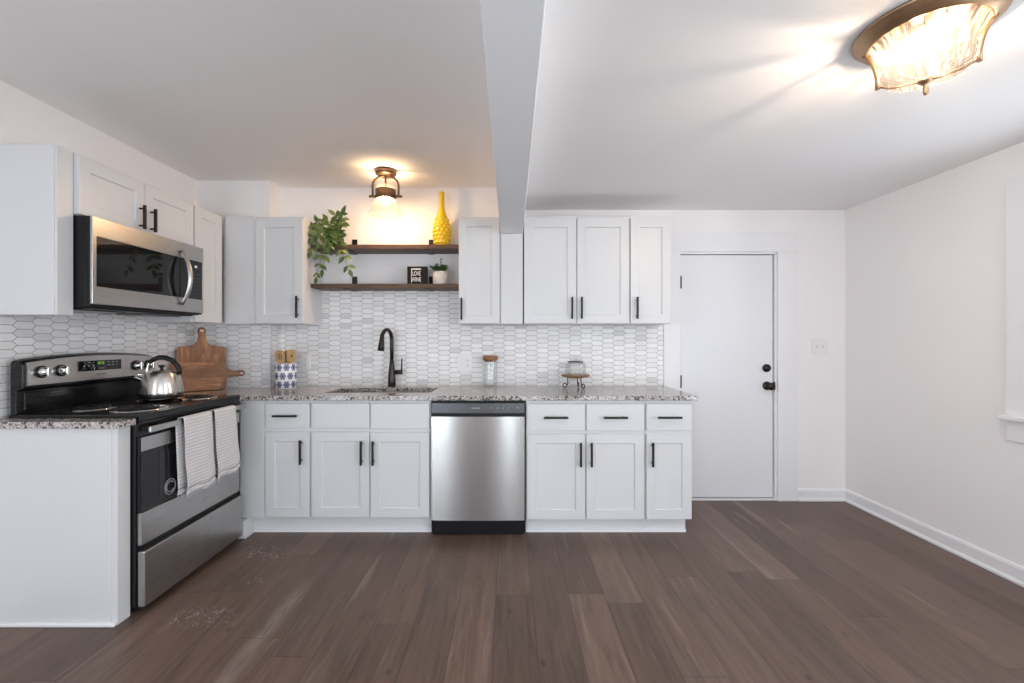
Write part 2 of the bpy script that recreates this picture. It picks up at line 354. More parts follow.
# ------------------------------------------------------------------ mesh builder
ORI = {}
class MB:
    def __init__(s, xf=None):
        s.v = []; s.f = []; s.sm = []; s.xf = xf
    def add(s, vs, fs, smooth=False):
        o = len(s.v)
        for p in vs:
            p = tuple(p); s.v.append(tuple(s.xf(*p)) if s.xf else p)
        for f in fs: s.f.append([i+o for i in f]); s.sm.append(smooth)
        return s
    def box(s, x0, x1, y0, y1, z0, z1):
        vs = [(x, y, z) for x in (x0, x1) for y in (y0, y1) for z in (z0, z1)]
        return s.add(vs, [(0, 1, 3, 2), (4, 6, 7, 5), (0, 4, 5, 1), (2, 3, 7, 6), (0, 2, 6, 4), (1, 5, 7, 3)])
    def tube(s, pts, r, n=10, cap=True, closed=False, smooth=True):
        pts = [Vector(p) for p in pts]; N = len(pts)
        rs = r if isinstance(r, (list, tuple)) else [r]*N
        vs = []; prev = None
        for i, p in enumerate(pts):
            if closed: t = pts[(i+1) % N]-pts[i-1]
            else: t = pts[min(i+1, N-1)]-pts[max(i-1, 0)]
            t.normalize()
            if prev is None:
                a = Vector((0, 0, 1)) if abs(t.z) < 0.9 else Vector((1, 0, 0)); u = t.cross(a).normalized()
            else:
                u = prev-t*prev.dot(t)
                u = u.normalized() if u.length > 1e-6 else t.orthogonal().normalized()
            prev = u; w_ = t.cross(u)
            for k in range(n):
                a = 2*PI*k/n; vs.append(p+(u*math.cos(a)+w_*math.sin(a))*rs[i])
        fs = []
        for i in range(N if closed else N-1):
            j = (i+1) % N
            for k in range(n):
                k2 = (k+1) % n; fs.append((i*n+k, i*n+k2, j*n+k2, j*n+k))
        s.add(vs, fs, smooth)
        if cap and not closed:
            o = len(s.v)-N*n
            s.f.append([o+k for k in range(n)]); s.sm.append(False)
            s.f.append([o+(N-1)*n+k for k in range(n)]); s.sm.append(False)
        return s
    def lathe(s, prof, c=(0, 0, 0), n=32, axis='z', smooth=True, squash=None):
        vs = []; fs = []
        for r, z in prof:
            for k in range(n):
                a = 2*PI*k/n; x, y = r*math.cos(a), r*math.sin(a)
                p = {'z': (x, y, z), 'x': (z, x, y), 'y': (x, z, y)}[axis]
                vs.append((c[0]+p[0], c[1]+p[1], c[2]+p[2]))
        for i in range(len(prof)-1):
            for k in range(n):
                k2 = (k+1) % n; fs.append((i*n+k, i*n+k2, (i+1)*n+k2, (i+1)*n+k))
        return s.add(vs, fs, smooth)
    def prism(s, poly, w0, w1, smooth=False):
        """poly of (u, v) extruded along w in the builder's local frame"""
        n = len(poly); vs = [(u, v, w0) for u, v in poly]+[(u, v, w1) for u, v in poly]
        fs = [tuple(range(n)), tuple(range(n, 2*n))]+[(i, (i+1) % n, n+(i+1) % n, n+i) for i in range(n)]
        return s.add(vs, fs, smooth)
    def grid(s, fn, nu, nv, smooth=True):
        vs = [fn(i/nu, j/nv) for j in range(nv+1) for i in range(nu+1)]
        fs = [(j*(nu+1)+i, j*(nu+1)+i+1, (j+1)*(nu+1)+i+1, (j+1)*(nu+1)+i) for j in range(nv) for i in range(nu)]
        return s.add(vs, fs, smooth)
    def plate(s, xs, ys, mask, z0, z1):
        """solid plate made of the masked cells of a grid: holes and notches come out clean"""
        nx, ny = len(xs)-1, len(ys)-1; on = lambda i, j: 0 <= i < nx and 0 <= j < ny and mask(i, j)
        idx = {}; vs = []; fs = []
        def V(i, j, k):
            if (i, j, k) not in idx: idx[(i, j, k)] = len(vs); vs.append((xs[i], ys[j], (z0, z1)[k]))
            return idx[(i, j, k)]
        for i in range(nx):
            for j in range(ny):
                if not on(i, j): continue
                for k in (0, 1): fs.append((V(i, j, k), V(i+1, j, k), V(i+1, j+1, k), V(i, j+1, k)))
                for di, dj, a, b in ((-1, 0, (i, j), (i, j+1)), (1, 0, (i+1, j), (i+1, j+1)), (0, -1, (i, j), (i+1, j)), (0, 1, (i, j+1), (i+1, j+1))):
                    if not on(i+di, j+dj): fs.append((V(*a, 0), V(*b, 0), V(*b, 1), V(*a, 1)))
        return s.add(vs, fs)
    def shaker(s, u0, u1, v0, v1, w0, t=0.02, fr=0.060, rec=0.009):
        def ring(a0, a1, b0, b1, w_): return [(a0, b0, w_), (a1, b0, w_), (a1, b1, w_), (a0, b1, w_)]
        c = 0.003
        vs = ring(u0, u1, v0, v1, w0)+ring(u0, u1, v0, v1, w0+t)+ring(u0+fr, u1-fr, v0+fr, v1-fr, w0+t)+ring(u0+fr+c, u1-fr-c, v0+fr+c, v1-fr-c, w0+t-rec)
        fs = [(0, 1, 2, 3), (12, 13, 14, 15)]
        for k in range(3):
            for i in range(4):
                j = (i+1) % 4; fs.append((k*4+i, k*4+j, k*4+4+j, k*4+4+i))
        return s.add(vs, fs)
    def build(s, name, mat, parent=None, bevel=0.0, seg=2, subsurf=0, ori=None):
        o3 = Vector(ori) if ori else (ORI.get(parent.name, Vector((0, 0, 0))) if parent else Vector((0, 0, 0)))
        me = bpy.data.meshes.new(name)
        me.from_pydata([tuple(Vector(p)-o3) for p in s.v], [], s.f)
        me.polygons.foreach_set('use_smooth', s.sm)
        bm = bmesh.new(); bm.from_mesh(me); bmesh.ops.recalc_face_normals(bm, faces=bm.faces); bm.to_mesh(me); bm.free()
        ob = bpy.data.objects.new(name, me); COL.objects.link(ob)
        me.materials.append(mat)
        if parent: ob.parent = parent
        else: ob.location = o3
        ORI[ob.name] = o3
        if bevel:
            b = ob.modifiers.new('bevel', 'BEVEL'); b.width = bevel; b.segments = seg; b.limit_method = 'ANGLE'; b.angle_limit = math.radians(40)
        if subsurf:
            b = ob.modifiers.new('sub', 'SUBSURF'); b.levels = subsurf; b.render_levels = subsurf
        return ob

def thing(name, label, cat, loc=(0, 0, 0), group=None):
    o = bpy.data.objects.new(name, None); COL.objects.link(o); o.location = loc; o.empty_display_size = 0.05
    o['label'] = label; o['category'] = cat
    if group: o['group'] = group
    ORI[o.name] = Vector(loc); return o
def tag(o, label, cat, group=None, kind=None):
    o['label'] = label; o['category'] = cat
    if group: o['group'] = group
    if kind: o['kind'] = kind
    return o
def struct(o, label, cat): return tag(o, label, cat, kind='structure')
def lab(o, s): o['label'] = s; return o

# local frames: u along the wall, v up, w out of the wall into the room
def back_frame(y): return lambda u, v, w_: (u, y-w_, v)
def left_frame(x): return lambda u, v, w_: (x+w_, u, v)
def right_frame(x): return lambda u, v, w_: (x-w_, u, v)

# ------------------------------------------------------------------ the room
XL, XR, YB, YF = -2.33, 2.643, 3.487, -2.4
ZR, ZL, ZBEAM = 2.274, 2.45, 2.016
XBL, XBR = -0.058, 0.106     # where the beam parts the two ceilings
struct(MB().box(XL-0.12, XR+0.12, YF-0.12, YB+0.3, -0.1, 0).build('floor', M['floor']), 'brown hardwood plank floor', 'floor')
struct(MB().box(XL-0.12, XBL, YF-0.12, YB+0.12, ZL, ZL+0.1).build('ceiling', M['ceil']), 'higher ceiling over the kitchen left of the beam', 'ceiling')
struct(MB().box(XBR, XR+0.12, YF-0.12, YB+0.12, ZR, ZR+0.1).build('ceiling', M['ceil']), 'lower ceiling right of the beam', 'ceiling')
# boxed beam, widening very slightly towards the back wall
def beam():
    m = MB(); prof = [(YF, -0.062, 0.085), (0.99, -0.062, 0.085), (3.16, -0.054, 0.107), (YB, -0.053, 0.110)]
    vs = []; fs = []
    for y, a, b in prof:
        vs += [(a, y, ZBEAM), (b, y, ZBEAM), (b, y, ZL+0.1), (a, y, ZL+0.1)]
    for i in range(3):
        for k in range(4):
            k2 = (k+1) % 4; fs.append((i*4+k, i*4+k2, i*4+4+k2, i*4+4+k))
    fs += [(0, 1, 2, 3), (12, 13, 14, 15)]
    return m.add(vs, fs).build('beam', M['beam'], bevel=0.004)
struct(beam(), 'boxed white ceiling beam running from front to back', 'beam')
# back wall with the door opening
DX0, DX1, DZ = 1.343, 2.104, 1.936
mb = MB(lambda u, v, w_: (u, w_, v))
mb.plate([XL-0.12, DX0, DX1, XR+0.12], [0, DZ, ZL+0.1], lambda i, j: not (i == 1 and j == 0), YB, YB+0.12)
struct(mb.build('wall_back', M['wall']), 'white back wall behind the cabinets', 'wall')
struct(MB().box(-2.33, -1.785, 3.333, YB, 0, ZL).build('wall_chase', M['wall']), 'boxed-out wall chase in the left rear corner', 'wall')
mb = MB(lambda u, v, w_: (w_, u, v))
mb.plate([YF-0.12, -1.3, 0.0, YB], [0, 0.25, 2.05, ZL], lambda i, j: not (i == 1 and j == 1), XL-0.12, XL)
struct(mb.build('wall_left', M['wall']), 'white left wall behind the range', 'wall')
# right wall with a window opening
WY0, WY1, WZ0, WZ1 = 1.22, 2.232, 0.865, 1.985
mb = MB(lambda u, v, w_: (w_, u, v))
SY = (-1.2, 0.1, 0.25, 2.05)     # opening for the added tall window beside the photographer
mb.plate([YF-0.12, SY[0], SY[1], WY0, WY1, YB], [0, SY[2], WZ0, WZ1, SY[3], ZR], lambda i, j: not (i == 3 and j == 2) and not (i == 1 and j in (1, 2, 3)), XR, XR+0.12)
struct(mb.build('wall_right', M['wall']), 'white right wall with a window near the camera', 'wall')
mb = MB(lambda u, v, w_: (u, w_, v))
FW = [(-2.2, -1.3), (0.18, 0.54), (1.25, 2.15)]
mb.plate([XL, -2.2, -1.3, 0.18, 0.54, 1.25, 2.15, XR], [0, 0.14, 2.05, ZL], lambda i, j: not (j == 1 and i in (1, 3, 5)), YF-0.12, YF)
struct(mb.build('wall_front', M['wall']), 'front wall behind the camera with tall windows', 'wall')

def window(name, xf, u0, u1, v0, v1, label, depth=0.12):
    """casing, stool, apron, sashes and panes around an opening; w out of the wall into the room"""
    root = thing(name, label, 'window', xf((u0+u1)/2, v0, 0)); root['kind'] = 'structure'
    c = 0.115
    m = MB(xf); m.box(u0-c, u0, v0, v1+c, 0, 0.02); m.box(u1, u1+c, v0, v1+c, 0, 0.02); m.box(u0, u1, v1, v1+c, 0, 0.02)
    m.build('casing', M['trim'], root, 0.002)
    MB(xf).box(u0-c-0.014, u1+c+0.014, v0-0.026, v0, -0.02, 0.05).build('stool', M['trim'], root, 0.006)
    MB(xf).box(u0-c, u1+c, v0-0.135, v0-0.026, 0, 0.018).build('apron', M['trim'], root, 0.003)
    m = MB(xf); mid = (v0+v1)/2
    for a, b, w0 in ((v0, mid+0.02, -0.07), (mid-0.02, v1, -0.10)):
        m.box(u0, u0+0.045, a, b, w0, w0+0.03); m.box(u1-0.045, u1, a, b, w0, w0+0.03)
        m.box(u0+0.045, u1-0.045, a, a+0.045, w0, w0+0.03); m.box(u0+0.045, u1-0.045, b-0.045, b, w0, w0+0.03)
    sash = m.build('sash', M['trim'], root, 0.002)
    m = MB(xf); m.box(u0+0.04, u1-0.04, v0+0.04, mid-0.02, -0.058, -0.054); m.box(u0+0.04, u1-0.04, mid+0.02, v1-0.04, -0.088, -0.084)
    m.build('pane', M['pane'], sash)
window('window_1', right_frame(XR), WY0, WY1, WZ0, WZ1, 'white-cased window in the right wall at the picture edge')
window('window_5', right_frame(XR), SY[0], SY[1], SY[2], SY[3], 'added unseen tall window in the right wall beside the camera')  # added out of view to let in more side light
window('window_6', left_frame(XL), -1.3, 0.0, 0.25, 2.05, 'added unseen tall window in the left wall beside the camera')  # added out of view to balance the light from the left
for k, (a, b) in enumerate(FW):
    window('window_%d' % (k+2), (lambda u, v, w_: (u, YF+w_, v)), a, b, 0.14, 2.05, 'tall white-cased window behind the camera, %s' % ('on the left', 'slim one in the middle', 'on the right')[k])

def baseboard(name, xf, u0, u1, label):
    m = MB(xf)
    poly = [(0, 0), (0.024, 0), (0.024, 0.012), (0.014, 0.024), (0.014, 0.078), (0.009, 0.09), (0, 0.094)]
    n = len(poly); vs = [(u0, z, w_) for w_, z in poly]+[(u1, z, w_) for w_, z in poly]
    m.add(vs, [tuple(range(n)), tuple(range(n, 2*n))]+[(i, (i+1) % n, n+(i+1) % n, n+i) for i in range(n)])
    struct(m.build(name, M['trim']), label, 'baseboard')
baseboard('baseboard_right', right_frame(XR), YF, YB, 'white baseboard along the right wall')
baseboard('baseboard_back', back_frame(YB), 2.262, XR, 'short white baseboard right of the door')
baseboard('baseboard_left', left_frame(XL), YF, 1.93, 'white baseboard along the left wall in front of the cabinet')

# door: slab, hinges, knob, deadbolt; casing round it
mb = MB(back_frame(YB))
mb.box(1.215, DX0, 0, 1.945, 0, 0.02); mb.box(DX1, 2.258, 0, 1.945, 0, 0.02); mb.box(1.215, 2.262, 1.945, 2.095, 0, 0.021)
struct(mb.build('trim_1', M['trim'], bevel=0.002), 'wide flat white casing round the back door', 'trim')
mb = MB(back_frame(YB)); mb.box(DX0, DX0+0.006, 0, DZ, -0.11, 0); mb.box(DX1-0.014, DX1, 0, DZ, -0.11, 0.0); mb.box(DX0, DX1, DZ-0.006, DZ, -0.11, 0)
struct(mb.build('trim_2', M['trim']), 'white jamb lining the back door opening', 'trim')
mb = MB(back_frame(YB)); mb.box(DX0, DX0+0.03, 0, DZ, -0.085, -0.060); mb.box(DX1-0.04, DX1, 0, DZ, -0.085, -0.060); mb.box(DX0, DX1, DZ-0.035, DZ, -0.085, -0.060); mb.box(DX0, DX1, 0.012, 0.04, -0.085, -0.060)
struct(mb.build('gap_blocker', M['gap_shade']), 'added dark weatherstrip round the back door slab', 'blocker')  # added strips block leaking light and darken the gap round the slab
dr = thing('door_1', 'plain white flush door with black knob in the back wall', 'door', (1.72, YB+0.02, 0.0)); dr['kind'] = 'structure'
MB(back_frame(YB)).box(1.352, 2.082, 0.020, DZ-0.012, -0.055, -0.014).build('door_slab', M['door'], dr, 0.002)
def hinge(z): 
    m = MB(); m.tube([(1.352, YB+0.004, z-0.05), (1.352, YB+0.004, z+0.05)], 0.008, 10); m.box(1.352, 1.364, YB+0.006, YB+0.012, z-0.048, z+0.048)
    lab(m.build('hinge', M['black'], dr), 'black hinge')
hinge(1.71); hinge(0.93); hinge(0.18)
kx, kz = 2.036, 0.896
m = MB(); m.lathe([(0.0, 0.010), (0.033, 0.008), (0.034, 0.002), (0.034, -0.002)], (kx, YB+0.008, kz), 24, 'y')
m.xf = None
lab(MB().lathe([(0.034, 0.004), (0.034, -0.004), (0.030, -0.010), (0.013, -0.012), (0.012, -0.035), (0.020, -0.042), (0.029, -0.052), (0.030, -0.062), (0.024, -0.072), (0.0, -0.075)], (kx, YB+0.010, kz), 24, 'y').build('knob', M['bronze'], dr), 'dark bronze door knob')
lab(MB().lathe([(0.032, 0.004), (0.032, -0.006), (0.027, -0.016), (0.014, -0.018), (0.013, -0.021), (0.0, -0.021)], (kx-0.004, YB+0.010, 1.036), 24, 'y').build('deadbolt', M['bronze'], dr), 'dark bronze deadbolt')
m = MB(); m.box(2.084, 2.094, YB-0.002, YB+0.012, kz-0.03, kz+0.03)  # dark block stands in for the shadow beside the knob
lab(m.build('knob_shadow', M['black'], dr), 'black patch for the knob shadow')
mb = MB(back_frame(YB)); mb.box(DX0, DX1, 0.0, 0.012, -0.10, 0.004)
struct(mb.build('trim_3', M['trim']), 'thin white threshold under the back door', 'threshold')

# ------------------------------------------------------------------ tiled backsplash
mb = MB(back_frame(YB))
mb.plate([-1.785, -1.456, -0.352, 1.217], [0.885, 1.372, 1.640], lambda i, j: j == 0 or i == 1, 0, 0.008)
struct(mb.build('backsplash', M['tile']), 'white picket tile backsplash on the back wall', 'backsplash')
mb = MB(lambda u, v, w_: (u, 3.333-w_, v)); mb.box(-2.322, -1.777, 0.885, 1.372, 0, 0.008)
struct(mb.build('backsplash', M['tile']), 'picket tile backsplash on the boxed-out corner', 'backsplash')
mb = MB(); mb.box(-1.785, -1.777, 3.325, YB-0.008, 0.885, 1.372)
struct(mb.build('backsplash', M['tile']), 'narrow tiled return beside the boxed-out corner', 'backsplash')
mb = MB(left_frame(XL)); mb.box(1.90, 3.325, 0.885, 1.372, 0, 0.008)
mb.box(2.09, 2.85, 1.372, 1.43, 0, 0.008)
struct(mb.build('backsplash', M['tile']), 'picket tile backsplash on the left wall behind the range', 'backsplash')
mb = MB(); mb.box(-1.783, -1.774, 3.319, 3.328, 0.90, 1.372)
struct(mb.build('trim_4', M['trim']), 'white metal strip on the outer tile corner', 'trim')

# ------------------------------------------------------------------ cabinets
CABL = 'white shaker %s'
def bar_handle(parent, xf, u, v, L, vertical, w0):
    m = MB(xf); r = 0.0065; so = 0.030
    if vertical:
        m.box(u-r, u+r, v-L/2, v+L/2, w0+so-r, w0+so+r)
        for s_ in (-1, 1): m.box(u-0.0045, u+0.0045, v+s_*L*0.36-0.0045, v+s_*L*0.36+0.0045, w0, w0+so-r)
    else:
        m.box(u-L/2, u+L/2, v-r, v+r, w0+so-r, w0+so+r)
        for s_ in (-1, 1): m.box(u+s_*L*0.36-0.0045, u+s_*L*0.36+0.0045, v-0.0045, v+0.0045, w0, w0+so-r)
    return lab(m.build('handle', M['black'], parent, 0.0015, 2), 'black bar handle')
def cab_door(root, xf, u0, u1, v0, v1, hu=None, hv=None, w0=0.0, L=0.155, fr=0.060):
    d = MB(xf).shaker(u0, u1, v0, v1, w0, 0.02, fr).build('door', M['cab'], root, 0.0015)
    if hu is not None: bar_handle(d, xf, hu, hv, L, True, w0+0.02)
    return d
def cab_drawer(root, xf, u0, u1, v0, v1, handle=True, name='drawer'):
    d = MB(xf).box(u0, u1, v0, v1, 0, 0.02).build(name, M['cab'], root, 0.0025)
    if handle: bar_handle(d, xf, (u0+u1)/2-0.004, (v0+v1)/2+0.002, 0.155, False, 0.02)
    return d
YFACE = 2.885       # face frame of the base run; doors stand 2 cm proud
BF = back_frame(YFACE)
def base_body(root, x0, x1, toe0=None, toe1=None):
    MB(BF).box(x0, x1, 0.11, 0.869, -0.585, 0).build('carcass', M['cab'], root, 0.001)
    toe0 = x0 if toe0 is None else toe0; toe1 = x1 if toe1 is None else toe1
    m = MB(BF); m.box(toe0, toe1, 0.0, 0.1095, -0.30, -0.040)
    m.build('toe_kick', M['cab'], root)
    m = MB(BF); m.prism([(toe0, 0.0), (toe1+0.0, 0.0), (toe1, 0.016), (toe0, 0.016)], -0.040, -0.026)
    m.build('shoe_moulding', M['trim'], root)
c = thing('base_cabinet', 'narrow white base cabinet with one drawer and door beside the range', 'cabinet', (-1.49, YFACE, 0), 'white base cabinets')
base_body(c, -1.725, -1.2705, -1.672, -1.2700)
MB(BF).box(-1.725, -1.568, 0.112, 0.867, 0, 0.018).build('filler_panel', M['cab'], c, 0.001)
m = MB(); m.box(-1.725, -1.672, 2.815, 2.925, 0, 0.109); m.box(-1.672, -1.66, 2.815, 2.925, 0, 0.016); m.build('toe_return', M['cab'], c, 0.001)
cab_drawer(c, BF, -1.564, -1.279, 0.690, 0.848)
cab_door(c, BF, -1.564, -1.279, 0.118, 0.664, -1.326, 0.540)
c = thing('base_cabinet', 'white sink base cabinet with two doors below the faucet', 'cabinet', (-0.89, YFACE, 0), 'white base cabinets')
MB(BF).plate([-1.270, -1.24, -0.53, -0.500], [0.11, 0.62, 0.869], lambda i, j: True, -0.02, 0).build('face_frame', M['cab'], c)
m = MB(BF); m.box(-1.270, -1.252, 0.11, 0.869, -0.585, -0.02); m.box(-0.518, -0.500, 0.11, 0.869, -0.585, -0.02); m.box(-1.252, -0.518, 0.11, 0.128, -0.585, -0.02)
m.build('carcass', M['cab'], c)
m = MB(BF); m.box(-1.270, -0.500, 0.0, 0.1095, -0.30, -0.040); m.build('toe_kick', M['cab'], c)
m = MB(BF); m.box(-1.270, -0.500, 0.0, 0.016, -0.040, -0.026); m.build('shoe_moulding', M['trim'], c)
cab_drawer(c, BF, -1.263, -0.893, 0.688, 0.849, False, 'false_drawer')
cab_drawer(c, BF, -0.886, -0.508, 0.685, 0.848, False, 'false_drawer')
cab_door(c, BF, -1.263, -0.893, 0.116, 0.664, -0.938, 0.535)
cab_door(c, BF, -0.886, -0.508, 0.114, 0.660, -0.863, 0.533)
c = thing('base_cabinet', 'wide white base cabinet with two drawers and two doors right of dishwasher', 'cabinet', (0.5, YFACE, 0), 'white base cabinets')
base_body(c, 0.116, 0.884)
for a, b, hu in ((0.124, 0.497, 0.465), (0.505, 0.878, 0.534)):
    cab_drawer(c, BF, a, b, 0.672, 0.845); cab_door(c, BF, a, b, 0.102, 0.650, hu, 0.524)
c = thing('base_cabinet', 'narrow white base cabinet at the counter end nearest the door', 'cabinet', (1.03, YFACE, 0), 'white base cabinets')
base_body(c, 0.885, 1.187, None, 1.165)
cab_drawer(c, BF, 0.892, 1.183, 0.673, 0.845); cab_door(c, BF, 0.892, 1.183, 0.102, 0.650, 0.925, 0.524, L=0.155)
# the slim cabinet between the camera and the range
c = thing('base_cabinet', 'slim white end cabinet on the near side of the range', 'cabinet', (-2.02, 1.99, 0), 'white base cabinets')
MB().box(-2.325, -1.722, 1.962, 2.029, 0, 0.869).build('carcass', M['cab'], c, 0.0015)
MB().box(-2.325, -1.745, 1.957, 1.962, 0.018, 0.869).build('end_panel', M['cab'], c, 0.001)
m = MB(); m.box(-2.325, -1.722, 1.943, 1.962, 0, 0.018); m.build('shoe_moulding', M['trim'], c, 0.006)

# countertops
xs = [-2.322, -1.777, -1.700, -1.240, -0.525, 1.2125]; ys = [2.803, 2.84, 3.00, 3.325, 3.479]
def cmask(i, j):
    if j == 0: return i <= 1
    if i == 0 and j == 3: return False
    if i == 3 and j == 2: return False
    return True
tag(MB().plate(xs, ys, cmask, 0.870, 0.900).build('countertop', M['granite'], None, 0.003, ori=(0, 3.1, 0.87)), 'long speckled granite countertop with the sink under the upper cabinets', 'countertop', 'granite countertops')
tag(MB().box(-2.322, -1.697, 1.940, 2.031, 0.870, 0.900).build('countertop', M['granite'], None, 0.003, ori=(-2.0, 1.98, 0.87)), 'short granite countertop strip on the slim end cabinet', 'countertop', 'granite countertops')

# wall cabinets
UF = back_frame(3.18); LF = left_frame(-2.035)
ZU0, ZU1 = 1.372, 2.135
def upper(xf, u0, u1, v0, v1, depth, label, loc, body_bits=None):
    r = thing('wall_cabinet', label, 'cabinet', loc, 'white wall cabinets')
    m = MB(xf)
    if body_bits:
        for bb in body_bits: m.box(*bb)
    else: m.box(u0, u1, v0, v1, -depth, 0)
    m.build('carcass', M['cab'], r, 0.001); return r
c = upper(LF, 2.008, 2.083, ZU0, ZU1+0.005, 0.29, 'slim white upper cabinet panel on the near side of the microwave', (-2.18, 2.04, ZU0))
MB().box(-2.325, -2.045, 2.003, 2.008, ZU0, ZU1+0.005).build('end_panel', M['cab'], c, 0.001)
c = upper(LF, 2.087, 2.855, 1.848, ZU1+0.005, 0.29, 'short white two-door upper cabinet above the microwave', (-2.18, 2.47, 1.848))
cab_door(c, LF, 2.093, 2.468, 1.852, 2.120, 2.432, 1.929, 0, 0.13, 0.056); cab_door(c, LF, 2.473, 2.850, 1.852, 2.120, 2.507, 1.929, 0, 0.13, 0.056)
c = upper(LF, 2.857, 3.155, ZU0, ZU1, 0.29, 'narrow white upper cabinet between the microwave and corner', (-2.18, 3.0, ZU0))
cab_door(c, LF, 2.868, 3.135, ZU0+0.003, 2.120)
c = upper(UF, -2.325, -1.456, ZU0, ZU1, 0.29, 'white corner upper cabinet left of the shelves', (-1.75, 3.18, ZU0), [(-2.03, -1.79, ZU0, ZU1, -0.145, 0), (-1.783, -1.456, ZU0, ZU1, -0.300, 0), (-1.795, -1.78, ZU0, ZU1, -0.145, 0)])
cab_door(c, UF, -1.795, -1.459, ZU0+0.003, 2.118, -1.490, 1.490, fr=0.062)
MB(UF).box(-2.012, -1.800, ZU0, ZU1, 0, 0.012).build('filler_panel', M['cab'], c, 0.001)
c = upper(UF, -0.352, -0.052, ZU0, ZU1, 0.300, 'single-door white upper cabinet between shelves and beam', (-0.2, 3.18, ZU0))
cab_door(c, UF, -0.349, -0.062, ZU0+0.004, 2.118, -0.328, 1.476, fr=0.055)
c = upper(UF, -0.050, 0.105, ZU0, ZBEAM-0.002, 0.300, 'plain white filler panel directly under the ceiling beam', (0.03, 3.18, ZU0))
MB(UF).box(-0.050, 0.105, ZU0, ZBEAM-0.002, 0.0005, 0.012).build('filler_panel', M['cab'], c, 0.001)
c = upper(UF, 0.113, 0.864, ZU0, ZU1+0.005, 0.300, 'wide two-door white upper cabinet right of the beam', (0.48, 3.18, ZU0))
cab_door(c, UF, 0.115, 0.485, ZU0+0.004, 2.120, 0.452, 1.483, fr=0.062); cab_door(c, UF, 0.492, 0.861, ZU0+0.004, 2.120, 0.520, 1.483, fr=0.062)
c = upper(UF, 0.866, 1.162, ZU0, ZU1+0.005, 0.300, 'single-door white upper cabinet nearest the back door', (1.01, 3.18, ZU0))
cab_door(c, UF, 0.871, 1.158, ZU0+0.004, 2.120, 0.912, 1.483, fr=0.062)

# ------------------------------------------------------------------ dishwasher
c = thing('dishwasher', 'stainless steel dishwasher under the counter with a black toe panel', 'dishwasher', (-0.193, 2.88, 0))
DW0, DW1 = -0.492, 0.106
MB().box(DW0-0.004, DW1+0.006, 2.884, 3.44, 0.012, 0.868).build('tub', M['bplastic'], c)
def dwface(sag, z0, z1, name, mat, y0, back):
    m = MB(); nu, nv = 24, 10
    def fn(a, b):
        x = DW0+(DW1-DW0)*a; z = z0+(z1-z0)*b
        e = 1
        return (x, y0-sag*(1-(2*a-1)**2)*e, z)
    m.grid(fn, nu, nv); n = (nu+1)*(nv+1)
    # rim back to the tub
    ring = [i for i in range(nu+1)]+[j*(nu+1)+nu for j in range(1, nv+1)]+[nv*(nu+1)+i for i in range(nu-1, -1, -1)]+[j*(nu+1) for j in range(nv-1, 0, -1)]
    R = len(ring)
    m.v += [m.v[i] for i in ring]+[(m.v[i][0], back, m.v[i][2]) for i in ring]     # rim on its own points keeps the face shading clean
    for i in range(R): m.f.append([n+i, n+(i+1) % R, n+R+(i+1) % R, n+R+i]); m.sm.append(False)
    m.f.append([n+R+i for i in range(R)]); m.sm.append(False)
    return m.build(name, mat, c)
lab(dwface(0.007, 0.098, 0.764, 'door', M['steel_x'], 2.860, 2.8835), 'brushed stainless steel door')
cp = lab(dwface(0.005, 0.787, 0.850, 'control_panel', M['steel_dark'], 2.862, 2.8835), 'dark steel control strip')
m = MB()
for u in (-0.11, -0.07, -0.035, 0.0): MB().box(u, u+0.010, 2.8570, 2.8575, 0.818, 0.822).build('button', M['printing'], cp)
lab(MB().box(-0.235, -0.180, 2.8562, 2.8567, 0.8165, 0.8225).build('badge', M['printing'], cp), 'small pale badge')
MB().box(0.045, 0.068, 2.8605, 2.861, 0.818, 0.824).build('button', M['printing'], cp)
lab(MB().box(DW0, DW1, 2.872, 2.8835, 0.766, 0.785).build('handle_recess', M['bplastic'], c), 'black pocket handle')
lab(MB().box(DW0+0.004, DW1-0.002, 2.868, 2.8835, 0.006, 0.092).build('toe_panel', M['bplastic'], c, 0.003), 'black toe panel')

# ------------------------------------------------------------------ range
c = thing('kitchen_range', 'stainless and black electric range with coil burners on the left wall', 'stove', (-2.0, 2.416, 0))
RY0, RY1 = 2.036, 2.797
MB().box(-2.31, -1.703, RY0, RY1, 0.03, 0.880).build('body', M['benamel'], c, 0.002)
for x_ in (-1.74, -2.26):
    for y_ in (RY0+0.05, RY1-0.09):
        MB().lathe([(0, 0.03), (0.012, 0.03), (0.012, 0.012), (0.019, 0.010), (0.019, 0.0), (0, 0)], (x_, y_, 0), 14).build('foot', M['bplastic'], c)
m = MB(); m.box(-2.290, -1.682, RY0, RY1, 0.880, 0.914)
ct = lab(m.build('cooktop', M['benamel'], c, 0.006, 3), 'black enamel cooktop')
MB().box(-1.703, -1.690, RY0, RY1, 0.815, 0.8795).build('front_rail', M['benamel'], c)
def burner(x, y, R):
    p = MB().lathe([(R+0.022, 0.001), (R+0.020, 0.0045), (R+0.010, 0.004), (R*0.8, 0.0012), (0.02, 0.0008), (0.0, 0.0008)], (x, y, 0.914), 40)
    b = lab(p.build('burner', M['chrome'], c), 'chrome drip pan')
    pts = []; turns = 4.0 if R > 0.085 else 3.2
    for i in range(int(turns*28)+1):
        a = i/28*2*PI; r = 0.018+(R-0.018)*(i/(turns*28)); pts.append((x+r*math.cos(a), y+r*math.sin(a), 0.9235))
    lab(MB().tube(pts, 0.0042, 6).build('coil', M['bplastic'], b), 'black heating coil')
burner(-1.84, 2.22, 0.098); burner(-2.09, 2.23, 0.076); burner(-1.835, 2.635, 0.076); burner(-2.06, 2.60, 0.098)
